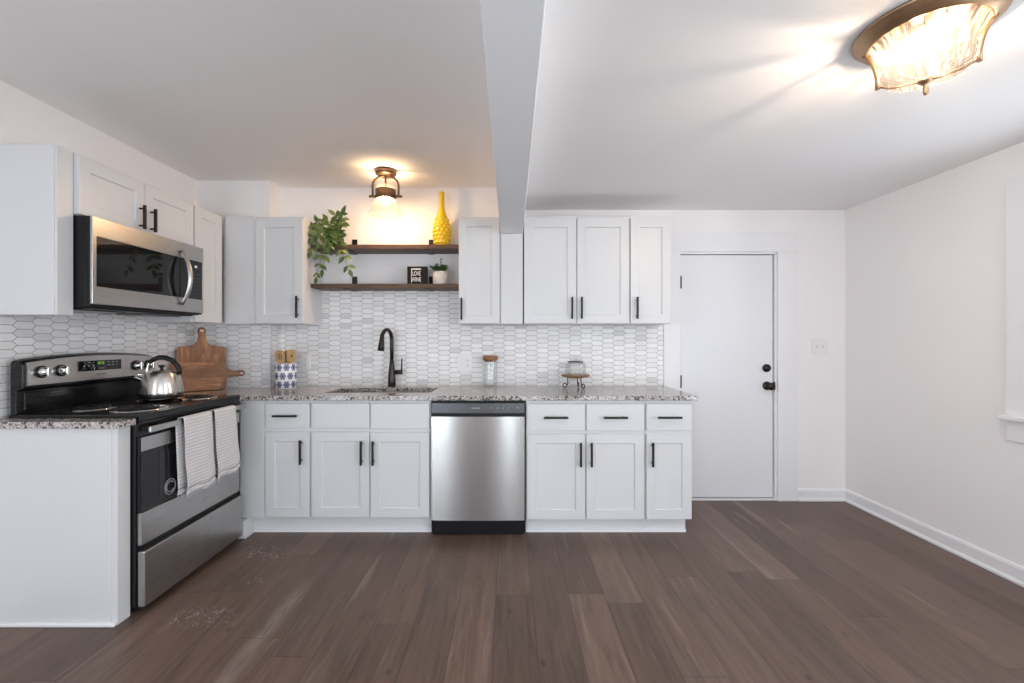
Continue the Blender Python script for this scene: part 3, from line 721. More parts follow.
# back guard: black shell with arched top, tilted steel panel
LXF = lambda u, v, w_: (w_, u, v)
def arch(y, base=1.150, rise=0.026): return base+rise*math.sin(PI*min(1, max(0, (y-RY0)/(RY1-RY0))))**0.7
N = 20; ysr = [RY0+(RY1-RY0)*i/N for i in range(N+1)]
m = MB(); vs = []; fs = []
for y in ysr:
    t_ = arch(y)+0.014
    vs += [(-2.278, y, 0.9145), (-2.278, y, t_-0.01), (-2.268, y, t_), (-2.245, y, t_-0.006), (-2.222, y, t_-0.02), (-2.222, y, 1.034), (-2.252, y, 1.022), (-2.252, y, 0.9145)]
K = 8
for i in range(N):
    for k in range(K):
        k2 = (k+1) % K; fs.append((i*K+k, i*K+k2, (i+1)*K+k2, (i+1)*K+k))
fs += [tuple(range(K)), tuple(range(N*K, N*K+K))]
bg = lab(m.add(vs, fs).build('back_guard', M['benamel'], c, 0.003), 'black back guard with arched top')
m = MB(); vs = []; fs = []
yp = [RY0+0.012+(RY1-RY0-0.024)*i/N for i in range(N+1)]
for y in yp:
    t_ = arch(y)-0.004
    vs += [(-2.221, y, 1.045), (-2.204, y, 1.048), (-2.212, y, t_), (-2.221, y, t_+0.003)]
for i in range(N):
    for k in range(4):
        k2 = (k+1) % 4; fs.append((i*4+k, i*4+k2, (i+1)*4+k2, (i+1)*4+k))
fs += [(0, 1, 2, 3), (N*4, N*4+1, N*4+2, N*4+3)]
sp = lab(m.add(vs, fs).build('control_panel', M['steel_y'], bg), 'stainless control panel')
MB().box(-2.252, -2.244, RY0+0.03, RY1-0.03, 0.93, 1.012).build('riser_panel', M['benamel'], bg, 0.004)
dp = lab(MB().box(-2.214, -2.2035, 2.285, 2.536, 1.094, 1.148).build('display', M['bglass'], bg, 0.001), 'black touch display')
m = MB(); m.box(-2.2034, -2.2030, 2.392, 2.408, 1.127, 1.142); m.box(-2.2034, -2.2030, 2.413, 2.429, 1.127, 1.142)
lab(m.build('clock_digits', M['green'], dp), 'green clock digits')
keys = [(y, y+0.010, 1.138, 1.1405) for y in (2.310, 2.336, 2.362)]+[(y, y+0.008, 1.118, 1.123) for y in (2.310, 2.336, 2.362)]
keys += [(y, y+0.012, 1.136, 1.139) for y in (2.45, 2.475, 2.50)]+[(y, y+0.014, 1.120, 1.123) for y in (2.45, 2.475, 2.50)]+[(2.40, 2.43, 1.104, 1.107)]
for k4 in keys: MB().box(-2.2034, -2.2030, *k4).build('key', M['printing'], dp)
m = MB(); m.box(-2.2045, -2.2035, 2.385, 2.445, 1.072, 1.0765); lab(m.build('badge', M['print_dark'], sp), 'small dark badge')
for y in (2.105, 2.198, 2.640, 2.728):
    k = MB().lathe([(0.029, 0.0), (0.029, 0.006), (0.024, 0.007)], (-2.207, y, 1.107), 24, 'x')
    k = lab(k.build('knob_ring', M['bplastic'], bg), 'black knob ring')
    m = MB(); m.lathe([(0.023, 0.004), (0.023, 0.012), (0.020, 0.030), (0.016, 0.034), (0.0, 0.034)], (-2.207, y, 1.107), 24, 'x')
    m.box(-2.176, -2.168, y-0.006, y+0.006, 1.087, 1.127)
    lab(m.build('knob', M['chrome'], k, 0.001), 'chrome knob')
# oven door
od = lab(MB().box(-1.7025, -1.686, RY0+0.006, RY1-0.006, 0.462, 0.812).build('oven_door', M['bglass'], c, 0.003), 'black glass oven door')
m = MB(); m.box(-1.6855, -1.6820, RY0+0.008, RY1-0.008, 0.744, 0.808)
lab(m.build('upper_band', M['steel_y'], od, 0.001), 'stainless upper band')
m = MB(); m.box(-1.7025, -1.6820, RY0+0.006, RY1-0.006, 0.312, 0.461)
lab(m.build('lower_band', M['steel_y'], od, 0.004), 'stainless lower band')
m = MB(); m.box(-1.6855, -1.6845, 2.15, 2.70, 0.50, 0.725)
lab(m.build('oven_window', M['wglass'], od, 0.02, 3), 'oven window')
m = MB()
pts = [(-1.6838, 2.218+0.024*math.cos(a), 0.528+0.026*math.sin(a)) for a in [PI*0.22+2*PI*0.80*i/24 for i in range(25)]]
m.tube(pts, 0.0028, 6)
pts = [(-1.6838, 2.218+0.034*math.cos(a), 0.528+0.038*math.sin(a)) for a in [2*PI*i/32 for i in range(32)]]
m.tube(pts, 0.0026, 6, closed=True)
lab(m.build('mark', M['printing'], od), 'round pale sticker')  # pale ring on the oven glass
hb = MB(); hb.box(-1.655, -1.640, RY0+0.008, RY1-0.006, 0.831, 0.860)
hb = lab(hb.build('door_handle', M['steel_y'], od, 0.005, 3), 'flat stainless door handle')
for y in (RY0+0.03, RY1-0.03): MB().box(-1.692, -1.6545, y-0.014, y+0.014, 0.834, 0.857).build('handle_post', M['bplastic'], hb, 0.003)
m = MB(); m.box(-1.7025, -1.668, RY0+0.006, RY1-0.006, 0.030, 0.286)
lab(m.build('storage_drawer', M['steel_y'], c, 0.006, 3), 'stainless storage drawer')
MB().box(-1.7025, -1.695, RY0+0.006, RY1-0.006, 0.288, 0.310).build('drawer_gap', M['bplastic'], c)

# ------------------------------------------------------------------ over-the-range microwave
c = thing('microwave', 'stainless over-the-range microwave under the short upper cabinet', 'microwave', (-2.1, 2.47, 1.43))
MY0, MY1 = 2.090, 2.853; MX = -1.952
m = MB(); m.box(-2.318, -1.985, MY0, MY1, 1.415, 1.843)
lab(m.build('housing', M['bplastic'], c, 0.002), 'black housing')
m = MB(); m.box(-1.9845, MX-0.012, MY0, MY1, 1.418, 1.842); lab(m.build('door_frame', M['bplastic'], c, 0.002), 'black door edge')
m = MB(LXF); m.plate([MY0, MY0+0.022, MY1-0.009, MY1], [1.428, 1.512, 1.750, 1.842], lambda i, j: not (i == 1 and j == 1), MX-0.012, MX)
lab(m.build('face', M['steel_y'], c, 0.002), 'stainless face')
g = MB(); g.box(MX-0.010, MX-0.004, MY0+0.022, 2.650, 1.512, 1.750); lab(g.build('window', M['bglass'], c), 'black glass window')
g = MB(); g.box(MX-0.010, MX-0.002, 2.655, MY1-0.009, 1.512, 1.750); cp = lab(g.build('control_panel', M['bglass'], c), 'black control panel')
m = MB(); m.box(MX-0.002, MX-0.0016, 2.776, 2.796, 1.708, 1.722); lab(m.build('clock_display', M['display'], cp), 'lit clock display')
for i in range(6):
    for j in range(3): MB().box(MX-0.002, MX-0.0016, 2.768+j*0.022, 2.778+j*0.022, 1.545+i*0.024, 1.548+i*0.024).build('key', M['faint'], cp)
pts = []
for i in range(19):
    b = i/18; z = 1.470+(1.788-1.470)*b; pts.append((MX+0.006+0.048*math.sin(PI*b)**0.8, 2.655, z))
m = MB(); m.tube(pts, [0.010+0.006*math.sin(PI*i/18) for i in range(19)], 12)
lab(m.build('door_handle', M['steel_y'], c), 'bowed stainless handle')
m = MB(); m.box(-2.30, -2.0, MY0+0.03, MY1-0.03, 1.408, 1.4148); m.build('vent_panel', M['bplastic'], c)
for y in (2.27, 2.67): MB().box(-2.24, -2.06, y-0.13, y+0.13, 1.402, 1.4079).build('grease_filter', M['steel_dark'], c, 0.002)

# ------------------------------------------------------------------ towels
def towel(Y0t, Y1t, Y0b, Y1b, z0, zback, label, back_shift):
    zc, xc, r = 0.8455, -1.6475, 0.0165
    # profile over the bar: front hem -> up -> over -> down behind
    prof = []
    for i in range(15): prof.append((xc+r+0.003*math.sin(i*0.7)*(1-i/14), z0+(zc-z0)*i/14, 0, i/14))
    for i in range(1, 8):
        a = PI*i/8; prof.append((xc+r*math.cos(a)*1.0, zc+0.012+r*math.sin(a)*0.55, 1, 1))
    nb = 12
    for i in range(nb+1): prof.append((xc-r*0.98, zc-(zc-zback)*i/nb, 2, 1-i/nb))
    nP = len(prof); nu = 26
    def fn(a, b):
        i = min(int(round(b*(nP-1))), nP-1); x, z, seg, h = prof[i]
        ya, yb = Y0b+(Y0t-Y0b)*h, Y1b+(Y1t-Y1b)*h
        if seg == 2: ya, yb = ya-back_shift*1.0, yb-back_shift*0.6
        wv = 0.0035*math.sin(a*9+z*4)*(1-h) if seg == 0 else 0.0
        return (x+wv, ya+(yb-ya)*a, z+(0.006*math.sin(a*7)*(1-h) if seg == 0 else 0))
    root = thing('dish_towel', label, 'towel', (xc, (Y0t+Y1t)/2, z0), 'white towels on the oven handle')
    ob = MB().grid(fn, nu, nP-1).build('cloth', M['towel'], root)
    sd = ob.modifiers.new('thick', 'SOLIDIFY'); sd.thickness = 0.004; sd.offset = 0
    fr = MB()
    for i in range(46):
        a = i/45; p = Vector(fn(a, 0)); q = Vector(fn(a, 1))
        for P_ in (p, q):
            L = 0.020+0.022*random.random(); dy = random.uniform(-0.007, 0.007)
            fr.tube([P_+Vector((0, 0, 0.002)), P_+Vector((0.001, dy*0.5, -L*0.5)), P_+Vector((0.002, dy, -L))], [0.0030, 0.0028, 0.0016], 5)
    o = fr.build('fringe', M['towel'], root); o['kind'] = 'stuff'
towel(2.242, 2.450, 2.262, 2.482, 0.490, 0.495, 'fringed white towel on the oven handle, nearer the camera', 0.016)
towel(2.476, 2.662, 2.500, 2.712, 0.500, 0.53, 'fringed white towel on the oven handle, nearer the corner', 0.0)

# ------------------------------------------------------------------ kettle
kx, ky, kz0 = -1.992, 2.560, 0.928
c = thing('kettle', 'shiny stainless whistling kettle with black handle on the rear burner', 'kettle', (kx, ky, kz0))
lab(MB().lathe([(0, 0), (0.098, 0), (0.103, 0.004), (0.103, 0.012), (0.101, 0.014)], (kx, ky, kz0), 40).build('base_ring', M['bplastic'], c), 'black base ring')
MB().lathe([(0.101, 0.014), (0.106, 0.020), (0.106, 0.034), (0.103, 0.065), (0.097, 0.095), (0.088, 0.122), (0.080, 0.138), (0.073, 0.145), (0.066, 0.147)], (kx, ky, kz0), 48).build('body', M['kettle'], c)
lid = MB().lathe([(0.067, 0.147), (0.064, 0.151), (0.045, 0.156), (0.015, 0.159), (0, 0.159)], (kx, ky, kz0), 40).build('lid', M['kettle'], c)
lab(MB().lathe([(0.010, 0.158), (0.007, 0.166), (0.010, 0.173), (0.016, 0.177), (0.015, 0.184), (0, 0.186)], (kx, ky, kz0), 20).build('lid_knob', M['bplastic'], lid), 'black lid knob')
hd = Vector((0.94, 0.34, 0)).normalized()
def K3(a, z): return (kx+hd.x*a, ky+hd.y*a, kz0+z)
pl = [K3(-0.068, 0.130), K3(-0.070, 0.155), K3(-0.066, 0.180), K3(-0.055, 0.200), K3(-0.040, 0.212)]
lab(MB().tube(pl, [0.009, 0.008, 0.0075, 0.0075, 0.0075], 10).build('handle_post', M['chrome'], c), 'chrome handle post')
pr = [K3(-0.060, 0.200), K3(-0.042, 0.216), K3(-0.014, 0.228), K3(0.018, 0.227), K3(0.050, 0.211), K3(0.074, 0.184), K3(0.085, 0.155), K3(0.086, 0.130)]
lab(MB().tube(pr, [0.010, 0.013, 0.014, 0.014, 0.0145, 0.0145, 0.013, 0.011], 12).build('handle', M['bplastic'], c), 'black curved handle')
ps = [K3(-0.070, 0.098), K3(-0.095, 0.106), K3(-0.112, 0.116), K3(-0.124, 0.122)]
sp_ = MB().tube(ps, [0.024, 0.019, 0.015, 0.014], 14).build('spout', M['chrome'], c)
lab(MB().tube([K3(-0.120, 0.124), K3(-0.104, 0.134), K3(-0.080, 0.132)], [0.011, 0.010, 0.006], 10).build('spout_cap', M['chrome'], sp_), 'chrome whistle cap')

# ------------------------------------------------------------------ cutting boards leaning in the corner
def board(name, label, origin, ang, lean, poly, hole, thick, mat):
    """poly in the board's own plane (u right, v up); stands on its lower edge and leans back"""
    me = MB(); n = len(poly)
    vs = [(u, 0, v) for u, v in poly]+[(u, thick, v) for u, v in poly]
    me.add(vs, [tuple(range(n)), tuple(range(n, 2*n))]+[(i, (i+1) % n, n+(i+1) % n, n+i) for i in range(n)])
    root = thing(name, label, 'cutting board', origin, 'wooden cutting boards')
    root.rotation_euler = Matrix.Rotation(ang, 4, 'Z').to_euler()
    R = (Matrix.Rotation(ang, 4, 'Z') @ Matrix.Rotation(-lean, 4, 'X')).to_euler(); root.rotation_euler = R
    ORI[root.name] = Vector((0, 0, 0))
    b = me.build('board', mat, root, 0.004, 2)
    (hu, hv) = hole
    h = MB().lathe([(0.005, -0.0012), (0.010, -0.0012), (0.010, thick+0.0012), (0.005, thick+0.0012), (0.005, -0.0012)], (hu, 0, hv), 18, 'y')
    lab(h.build('grommet', M['chrome'], b), 'pale hanging grommet')
    return root
def rc(cx, cy, r, a0, a1, n=6): return [(cx+r*math.cos(a0+(a1-a0)*i/n), cy+r*math.sin(a0+(a1-a0)*i/n)) for i in range(n+1)]
Wb = 0.292; Hb = 0.318
poly1 = rc(0.015, 0.015, 0.015, PI, 1.5*PI)+rc(Wb-0.015, 0.015, 0.015, 1.5*PI, 2*PI)+rc(Wb-0.018, Hb-0.03, 0.018, 0, PI/2)
poly1 += [(Wb*0.72, Hb-0.004), (Wb*0.64, Hb+0.012), (Wb*0.595, Hb+0.035), (Wb*0.58, Hb+0.06)]+rc(Wb*0.5, Hb+0.105, 0.026, -0.3, PI+0.3, 10)
poly1 += [(Wb*0.42, Hb+0.06), (Wb*0.405, Hb+0.035), (Wb*0.36, Hb+0.012), (Wb*0.28, Hb-0.004)]+rc(0.018, Hb-0.03, 0.018, PI/2, PI)
board('cutting_board', 'upright dark wood cutting board with handle up, leaning in the corner', (-2.272, 3.052, 0.9028), math.radians(39), math.radians(6), poly1, (Wb*0.5, Hb+0.107), 0.018, M['acacia_v'])
W2, H2 = 0.315, 0.205
poly2 = rc(0.02, 0.02, 0.02, PI, 1.5*PI)+[(W2-0.03, 0.0), (W2-0.022, 0.03), (W2-0.005, 0.062), (W2+0.02, 0.082), (W2+0.06, 0.093)]
poly2 += rc(W2+0.105, 0.112, 0.022, -PI/2-0.2, PI/2+0.2, 8)+[(W2+0.06, 0.131), (W2+0.02, 0.140), (W2-0.005, 0.158), (W2-0.02, 0.185), (W2-0.024, H2)]+rc(0.02, H2-0.02, 0.02, PI/2, PI)
board('cutting_board', 'lengthwise wooden paddle board with handle pointing right, in front of the upright board', (-2.272, 2.990, 0.9035), math.radians(39), math.radians(8), poly2, (W2+0.107, 0.112), 0.018, M['acacia_h'])

# ------------------------------------------------------------------ crock with bamboo utensils
cx, cy = -1.640, 3.285
c = thing('utensil_crock', 'white crock with blue flowers on the counter by the corner', 'crock', (cx, cy, 0.9005))
MB().lathe([(0, 0), (0.070, 0), (0.074, 0.004), (0.075, 0.18), (0.073, 0.184), (0.068, 0.184), (0.067, 0.178), (0.067, 0.012), (0, 0.012)], (cx, cy, 0.9005), 40).build('body', M['crock'], c)
def utensil(label, base, tip, wid, hl, hole):
    b, t_ = Vector(base), Vector(tip); d = (t_-b).normalized()
    root = thing('wooden_utensil', label, 'utensil', base, 'bamboo utensils in the crock')
    MB().tube([b, b+(t_-b)*0.5, t_-d*hl*0.8], [0.005, 0.0055, 0.007], 8).build('handle', M['spoon'], root)
    m = MB(); P_ = []; nn = 20
    side = Vector((1, 0, 0)); side = (side-d*side.dot(d)).normalized(); nrm = d.cross(side)
    c0 = t_-d*hl*0.5
    for i in range(nn):
        a = 2*PI*i/nn; ca, sa = math.cos(a), math.sin(a)
        P_.append(c0+side*wid*math.copysign(abs(ca)**0.7, ca)+d*hl*0.5*math.copysign(abs(sa)**0.7, sa))
    vs = [p+nrm*0.003 for p in P_]+[p-nrm*0.003 for p in P_]
    m.add(vs, [tuple(range(nn)), tuple(range(nn, 2*nn))]+[(i, (i+1) % nn, nn+(i+1) % nn, nn+i) for i in range(nn)])
    hd_ = m.build('head', M['spoon'], root, 0.0015)
    m = MB(); f = nrm if nrm.y < 0 else -nrm
    for (du, dv, ru, rv) in hole:
        q = c0+side*du+d*dv+f*0.0032
        vs = [q+side*ru*math.cos(2*PI*i/12)+d*rv*math.sin(2*PI*i/12) for i in range(12)]
        vs2 = [v_+f*0.0006 for v_ in vs]
        m.add(vs+vs2, [tuple(range(12)), tuple(range(12, 24))]+[(i, (i+1) % 12, 12+(i+1) % 12, 12+i) for i in range(12)])
    lab(m.build('slot', M['print_dark'], hd_), 'dark slots')
utensil('slotted bamboo spatula on the left in the crock', (cx-0.022, cy+0.010, 0.915), (cx-0.043, cy-0.012, 1.182), 0.038, 0.098, [(-0.012, 0, 0.003, 0.026), (0.0, 0, 0.003, 0.028), (0.012, 0, 0.003, 0.026)])
utensil('bamboo spoon with a round hole on the right in the crock', (cx+0.026, cy+0.008, 0.915), (cx+0.046, cy-0.006, 1.186), 0.036, 0.095, [(0.004, 0.0, 0.009, 0.009)])
utensil('slotted bamboo turner at the middle of the crock, behind the others', (cx+0.0, cy+0.034, 0.915), (cx+0.002, cy+0.022, 1.180), 0.034, 0.095, [(-0.010, 0, 0.003, 0.024), (0.002, 0, 0.003, 0.024)])

# ------------------------------------------------------------------ sink and faucet
c = thing('kitchen_sink', 'dark undermount steel sink let into the granite below the faucet', 'sink', (-0.88, 3.16, 0.68))
m = MB(); x0, x1, y0, y1, z0, z1 = -1.250, -0.519, 2.985, 3.345, 0.68, 0.8695
i0, i1, j0, j1 = -1.235, -0.530, 3.010, 3.318
def rr(a0, a1, b0, b1, z): return [(a0, b0, z), (a1, b0, z), (a1, b1, z), (a0, b1, z)]
vs = rr(x0, x1, y0, y1, z1)+rr(i0, i1, j0, j1, z1)+rr(i0+0.015, i1-0.015, j0+0.015, j1-0.015, z0+0.01)+rr(i0-0.01, i1+0.01, j0-0.01, j1+0.01, z1-0.004)+rr(i0+0.005, i1-0.005, j0+0.005, j1-0.005, z0)
fs = [(8, 9, 10, 11), (16, 17, 18, 19)]
for k in range(4):
    j = (k+1) % 4; fs += [(k, j, 4+j, 4+k), (4+k, 4+j, 8+j, 8+k), (k, j, 12+j, 12+k), (12+k, 12+j, 16+j, 16+k)]
m.add(vs, fs); m.build('basin', M['steel_sink'], c)
lab(MB().lathe([(0.0, 0.012), (0.035, 0.012), (0.042, 0.0155), (0.045, 0.0125)], (-0.88, 3.2, 0.68), 24).build('drain', M['chrome'], c), 'round chrome drain')
fx, fy = -0.888, 3.400
c = thing('faucet', 'dark bronze gooseneck faucet behind the sink', 'faucet', (fx, fy, 0.9005))
MB().lathe([(0.0, 0.0), (0.029, 0.0), (0.030, 0.004), (0.029, 0.055), (0.024, 0.115), (0.018, 0.17), (0.015, 0.205), (0.0, 0.206)], (fx, fy, 0.9005), 28).build('body', M['bronze'], c)
dv = Vector((-0.042, -0.120, 0)); pts = [(fx, fy, 1.09), (fx, fy, 1.20), (fx, fy, 1.258)]
for i in range(1, 13):
    a = PI*0.90*i/12; q = 0.5-0.5*math.cos(a); pts.append((fx+dv.x*q, fy+dv.y*q, 1.258+0.075*math.sin(a)))
MB().tube(pts, 0.0145, 14).build('gooseneck', M['bronze'], c)
e = Vector(pts[-1]); e2 = e+Vector((dv.x*0.12, dv.y*0.12, -0.105))
MB().tube([e+(e-e2)*0.15, e+(e2-e)*0.15, e+(e2-e)*0.6, e2], [0.015, 0.0165, 0.021, 0.0245], 18).build('spray_head', M['bronze'], c)
MB().tube([(fx+0.015, fy-0.002, 1.010), (fx+0.082, fy-0.004, 1.010)], [0.0165, 0.0165], 16).build('valve_stub', M['bronze'], c)
MB().tube([(fx+0.076, fy-0.004, 1.012), (fx+0.077, fy-0.004, 1.060), (fx+0.079, fy-0.006, 1.116)], [0.0062, 0.0058, 0.0052], 10).build('lever', M['bronze'], c)

# ------------------------------------------------------------------ jar and cake stand
jx, jy = -0.134, 3.390
c = thing('storage_jar', 'tall clear glass jar with cork lid on the counter above the dishwasher', 'jar', (jx, jy, 0.9005))
MB().lathe([(0, 0.0), (0.046, 0.0), (0.051, 0.006), (0.052, 0.020), (0.052, 0.180), (0.049, 0.196), (0.049, 0.203), (0.0465, 0.203), (0.0465, 0.194), (0.049, 0.178), (0.049, 0.020), (0.046, 0.012), (0, 0.012)], (jx, jy, 0.9005), 36).build('jar_body', M['glass'], c)
lab(MB().lathe([(0, 0.190), (0.0455, 0.190), (0.0455, 0.2032), (0.054, 0.2035), (0.056, 0.207), (0.056, 0.232), (0.053, 0.236), (0, 0.237)], (jx, jy, 0.9005), 32).build('lid', M['cork'], c), 'brown cork lid')
sx, sy = 0.500, 3.300
c = thing('cake_stand', 'small wooden cake stand on scrolled iron legs on the counter', 'cake stand', (sx, sy, 0.9005))
MB().lathe([(0, 0.084), (0.096, 0.084), (0.104, 0.088), (0.107, 0.095), (0.103, 0.1005), (0.094, 0.0985), (0, 0.0985)], (sx, sy, 0.9005), 44).build('plate', M['standwood'], c)
for k in range(3):
    a0 = math.radians(186+120*k); dx, dy = math.cos(a0), math.sin(a0)
    def L3(r, z): return (sx+dx*r, sy+dy*r, 0.9005+z)
    pts = [L3(0.058, 0.084), L3(0.058, 0.060), L3(0.059, 0.036), L3(0.064, 0.017), L3(0.076, 0.0055)]
    for i in range(1, 15):
        a = -PI/2+i*PI*1.55/14; rr_ = 0.018*(1-0.42*i/14); pts.append(L3(0.079+rr_*math.cos(a), 0.0225+rr_*math.sin(a)))
    MB().tube(pts, 0.0040, 8).build('leg', M['iron'], c)
m = MB().tube([(sx+0.058*math.cos(2*PI*i/28), sy+0.058*math.sin(2*PI*i/28), 0.9005+0.0805) for i in range(28)], 0.0035, 8, closed=True)
m.build('ring', M['iron'], c)
c = thing('glass_dome', 'clear glass dome with knob covering the wooden cake stand', 'dome', (sx, sy, 1.0))
MB().lathe([(0.077, 0.0), (0.077, 0.070), (0.073, 0.083), (0.060, 0.090), (0.030, 0.093), (0, 0.094), (0, 0.091), (0.030, 0.090), (0.058, 0.087), (0.070, 0.081), (0.074, 0.070), (0.074, 0.0), (0.077, 0.0)], (sx, sy, 1.0), 44).build('cover', M['glass'], c)
lab(MB().lathe([(0.0, 0.0945), (0.058, 0.0935), (0.062, 0.096), (0.058, 0.099), (0.0, 0.100)], (sx, sy, 1.0), 36).build('rim_band', M['iron'], c), 'dark lid band')
lab(MB().lathe([(0.0, 0.100), (0.008, 0.100), (0.007, 0.108), (0.016, 0.116), (0.018, 0.124), (0.013, 0.134), (0, 0.137)], (sx, sy, 1.0), 24).build('knob', M['glass'], c), 'glass knob')

# ------------------------------------------------------------------ outlets and switch
def plate_rec(label, xf, u, v, wd, ht, kinds, w0):
    r = thing('outlet_plate' if 'outlet' in label else 'switch_plate', label, 'outlet' if 'outlet' in label else 'light switch', xf(u, v-ht/2, w0))
    MB(xf).box(u-wd/2, u+wd/2, v-ht/2, v+ht/2, w0, w0+0.006).build('cover_plate', M['outlet'], r, 0.0025)
    n = len(kinds)
    for k, kd in enumerate(kinds):
        uu = u+(k-(n-1)/2)*0.046
        if kd == 'o':
            for s_ in (-1, 1):
                f = MB(xf).box(uu-0.017, uu+0.017, v+s_*0.020-0.014, v+s_*0.020+0.014, w0+0.006, w0+0.0075).build('socket', M['outlet'], r, 0.003)
                m = MB(xf)
                for q in (-0.006, 0.006): m.box(uu+q-0.0014, uu+q+0.0014, v+s_*0.020-0.004, v+s_*0.020+0.006, w0+0.0075, w0+0.0078)
                m.box(uu-0.002, uu+0.002, v+s_*0.020-0.010, v+s_*0.020-0.006, w0+0.0075, w0+0.0078)
                m.build('slot', M['slot'], f)
        elif kd == 't':
            MB(xf).box(uu-0.005, uu+0.005, v-0.012, v+0.012, w0+0.006, w0+0.008).build('toggle_frame', M['outgrey'], r)
            m = MB(xf); m.prism([(uu-0.004, v-0.004), (uu+0.004, v-0.004), (uu+0.004, v+0.010), (uu-0.004, v+0.010)], w0+0.006, w0+0.017); m.build('toggle', M['outlet'], r, 0.001)
plate_rec('single white outlet plate on the tile right of the crock', back_frame(YB), -1.580, 1.085, 0.075, 0.122, ['o'], 0.0085)
plate_rec('double white outlet and switch plate on the tile left of the jar', back_frame(YB), -0.338, 1.077, 0.116, 0.132, ['t', 'o'], 0.0085)
plate_rec('white double toggle switch plate on the wall right of the door', back_frame(YB), 2.440, 1.205, 0.122, 0.124, ['t', 't'], 0.0005)

# ------------------------------------------------------------------ shelves with brackets
SY0, SY1 = 3.280, YB-0.0085
def shelf(z, label, ybk):
    r = thing('wall_shelf', label, 'shelf', (-0.9, ybk, z), 'dark wood shelves')
    MB().box(-1.4545, -0.3535, SY0, ybk, z-0.031, z).build('shelf_board', M['shelf'], r, 0.002)
    for x_ in (-1.200, -0.600):
        m = MB(); m.box(x_-0.020, x_+0.020, ybk-0.005, ybk, z-0.036, z+0.082)
        m.box(x_-0.020, x_+0.020, SY0+0.002, ybk-0.005, z-0.036, z-0.0312)
        lab(m.build('bracket', M['black'], r, 0.001), 'black flat-bar bracket')
shelf(1.960, 'upper dark wood shelf on the back wall, below the yellow vase', YB-0.0005)
shelf(1.6715, 'lower dark wood shelf on the back wall, holding the small sign', YB-0.0005)

# vase with rows of raised scallops
vx, vy, vz = -0.503, 3.375, 1.9605
prof = [(0, 0), (0.044, 0), (0.050, 0.006), (0.057, 0.04), (0.062, 0.09), (0.062, 0.13), (0.056, 0.17), (0.045, 0.205), (0.032, 0.235), (0.024, 0.262), (0.0205, 0.29), (0.0195, 0.34), (0.021, 0.378), (0.0235, 0.390), (0.0175, 0.390), (0.0155, 0.37), (0.0150, 0.30), (0, 0.29)]
c = thing('vase', 'tall yellow bottle vase on the upper shelf', 'vase', (vx, vy, vz))
MB().lathe([(r, q*1.075) for r, q in prof], (vx, vy, vz), 40).build('vase_body', M['yellow'], c, 0, subsurf=1)
def rad(z):
    for (r0, z0), (r1, z1) in zip(prof[1:], prof[2:14]):
        if z0 <= z <= z1: return r0+(r1-r0)*(z-z0)/(z1-z0)
    return 0.05
m = MB()
for row in range(7):
    z = 0.030+row*0.029
    for k in range(12):
        a = 2*PI*(k+0.5*(row % 2))/12; r = rad(z)
        ce = Vector((vx+math.cos(a)*r, vy+math.sin(a)*r, vz+z)); out = Vector((math.cos(a), math.sin(a), 0)); sd_ = Vector((-math.sin(a), math.cos(a), 0))
        vs = []; fs = []
        for i in range(5):
            p = (i/4)*PI/2
            for j in range(10):
                q = 2*PI*j/10
                vs.append(ce+sd_*0.0145*math.cos(p)*math.cos(q)+Vector((0, 0, 0.0135*math.cos(p)*math.sin(q)))+out*(0.0105*math.sin(p)-0.0005))
        for i in range(4):
            for j in range(10): fs.append((i*10+j, i*10+(j+1) % 10, (i+1)*10+(j+1) % 10, (i+1)*10+j))
        m.add(vs, fs, True)
m.build('scallop_relief', M['yellow'], c)

# sign
gx0, gx1, gy, gz = -0.748, -0.600, 3.300, 1.672
c = thing('block_sign', 'small black block sign with white lettering on the lower shelf', 'sign', ((gx0+gx1)/2, gy, gz))
bl = MB().box(gx0, gx1, gy, gy+0.035, gz, gz+0.130).build('sign_block', M['signblack'], c, 0.002)
def text(body, x, z, size, y, parent, sxx=1.0, name='lettering'):
    cu = bpy.data.curves.new(name, 'FONT'); cu.body = body; cu.size = size; cu.align_x = 'CENTER'; cu.align_y = 'CENTER'; cu.extrude = 0.0004; cu.offset = size*0.012
    tmp = bpy.data.objects.new(name+'_tmp', cu); COL.objects.link(tmp)
    me = bpy.data.meshes.new_from_object(tmp.evaluated_get(bpy.context.evaluated_depsgraph_get()))
    bpy.data.objects.remove(tmp); me.materials.append(M['white_print'])
    R = Matrix.Rotation(PI/2, 4, 'X')
    me.transform(Matrix.Translation(Vector((x, y, z))-ORI[parent.name]) @ R @ Matrix.Diagonal((sxx, 1, 1, 1)))
    o = bpy.data.objects.new(name, me); COL.objects.link(o); o.parent = parent; ORI[o.name] = ORI[parent.name]
    return lab(o, 'white lettering')
bpy.context.view_layer.update()
tx = gx0+0.066
m = MB(); m.box(tx-0.036, tx-0.0315, gy-0.0010, gy-0.0001, gz+0.010, gz+0.115); m.box(tx-0.036, tx+0.036, gy-0.0010, gy-0.0001, gz+0.105, gz+0.115)
lab(m.build('border', M['white_print'], bl), 'white border lines')
text('LOVE', tx+0.003, gz+0.076, 0.046, gy-0.0006, bl, 0.56)
text('WINE', tx+0.001, gz+0.032, 0.046, gy-0.0006, bl, 0.62)

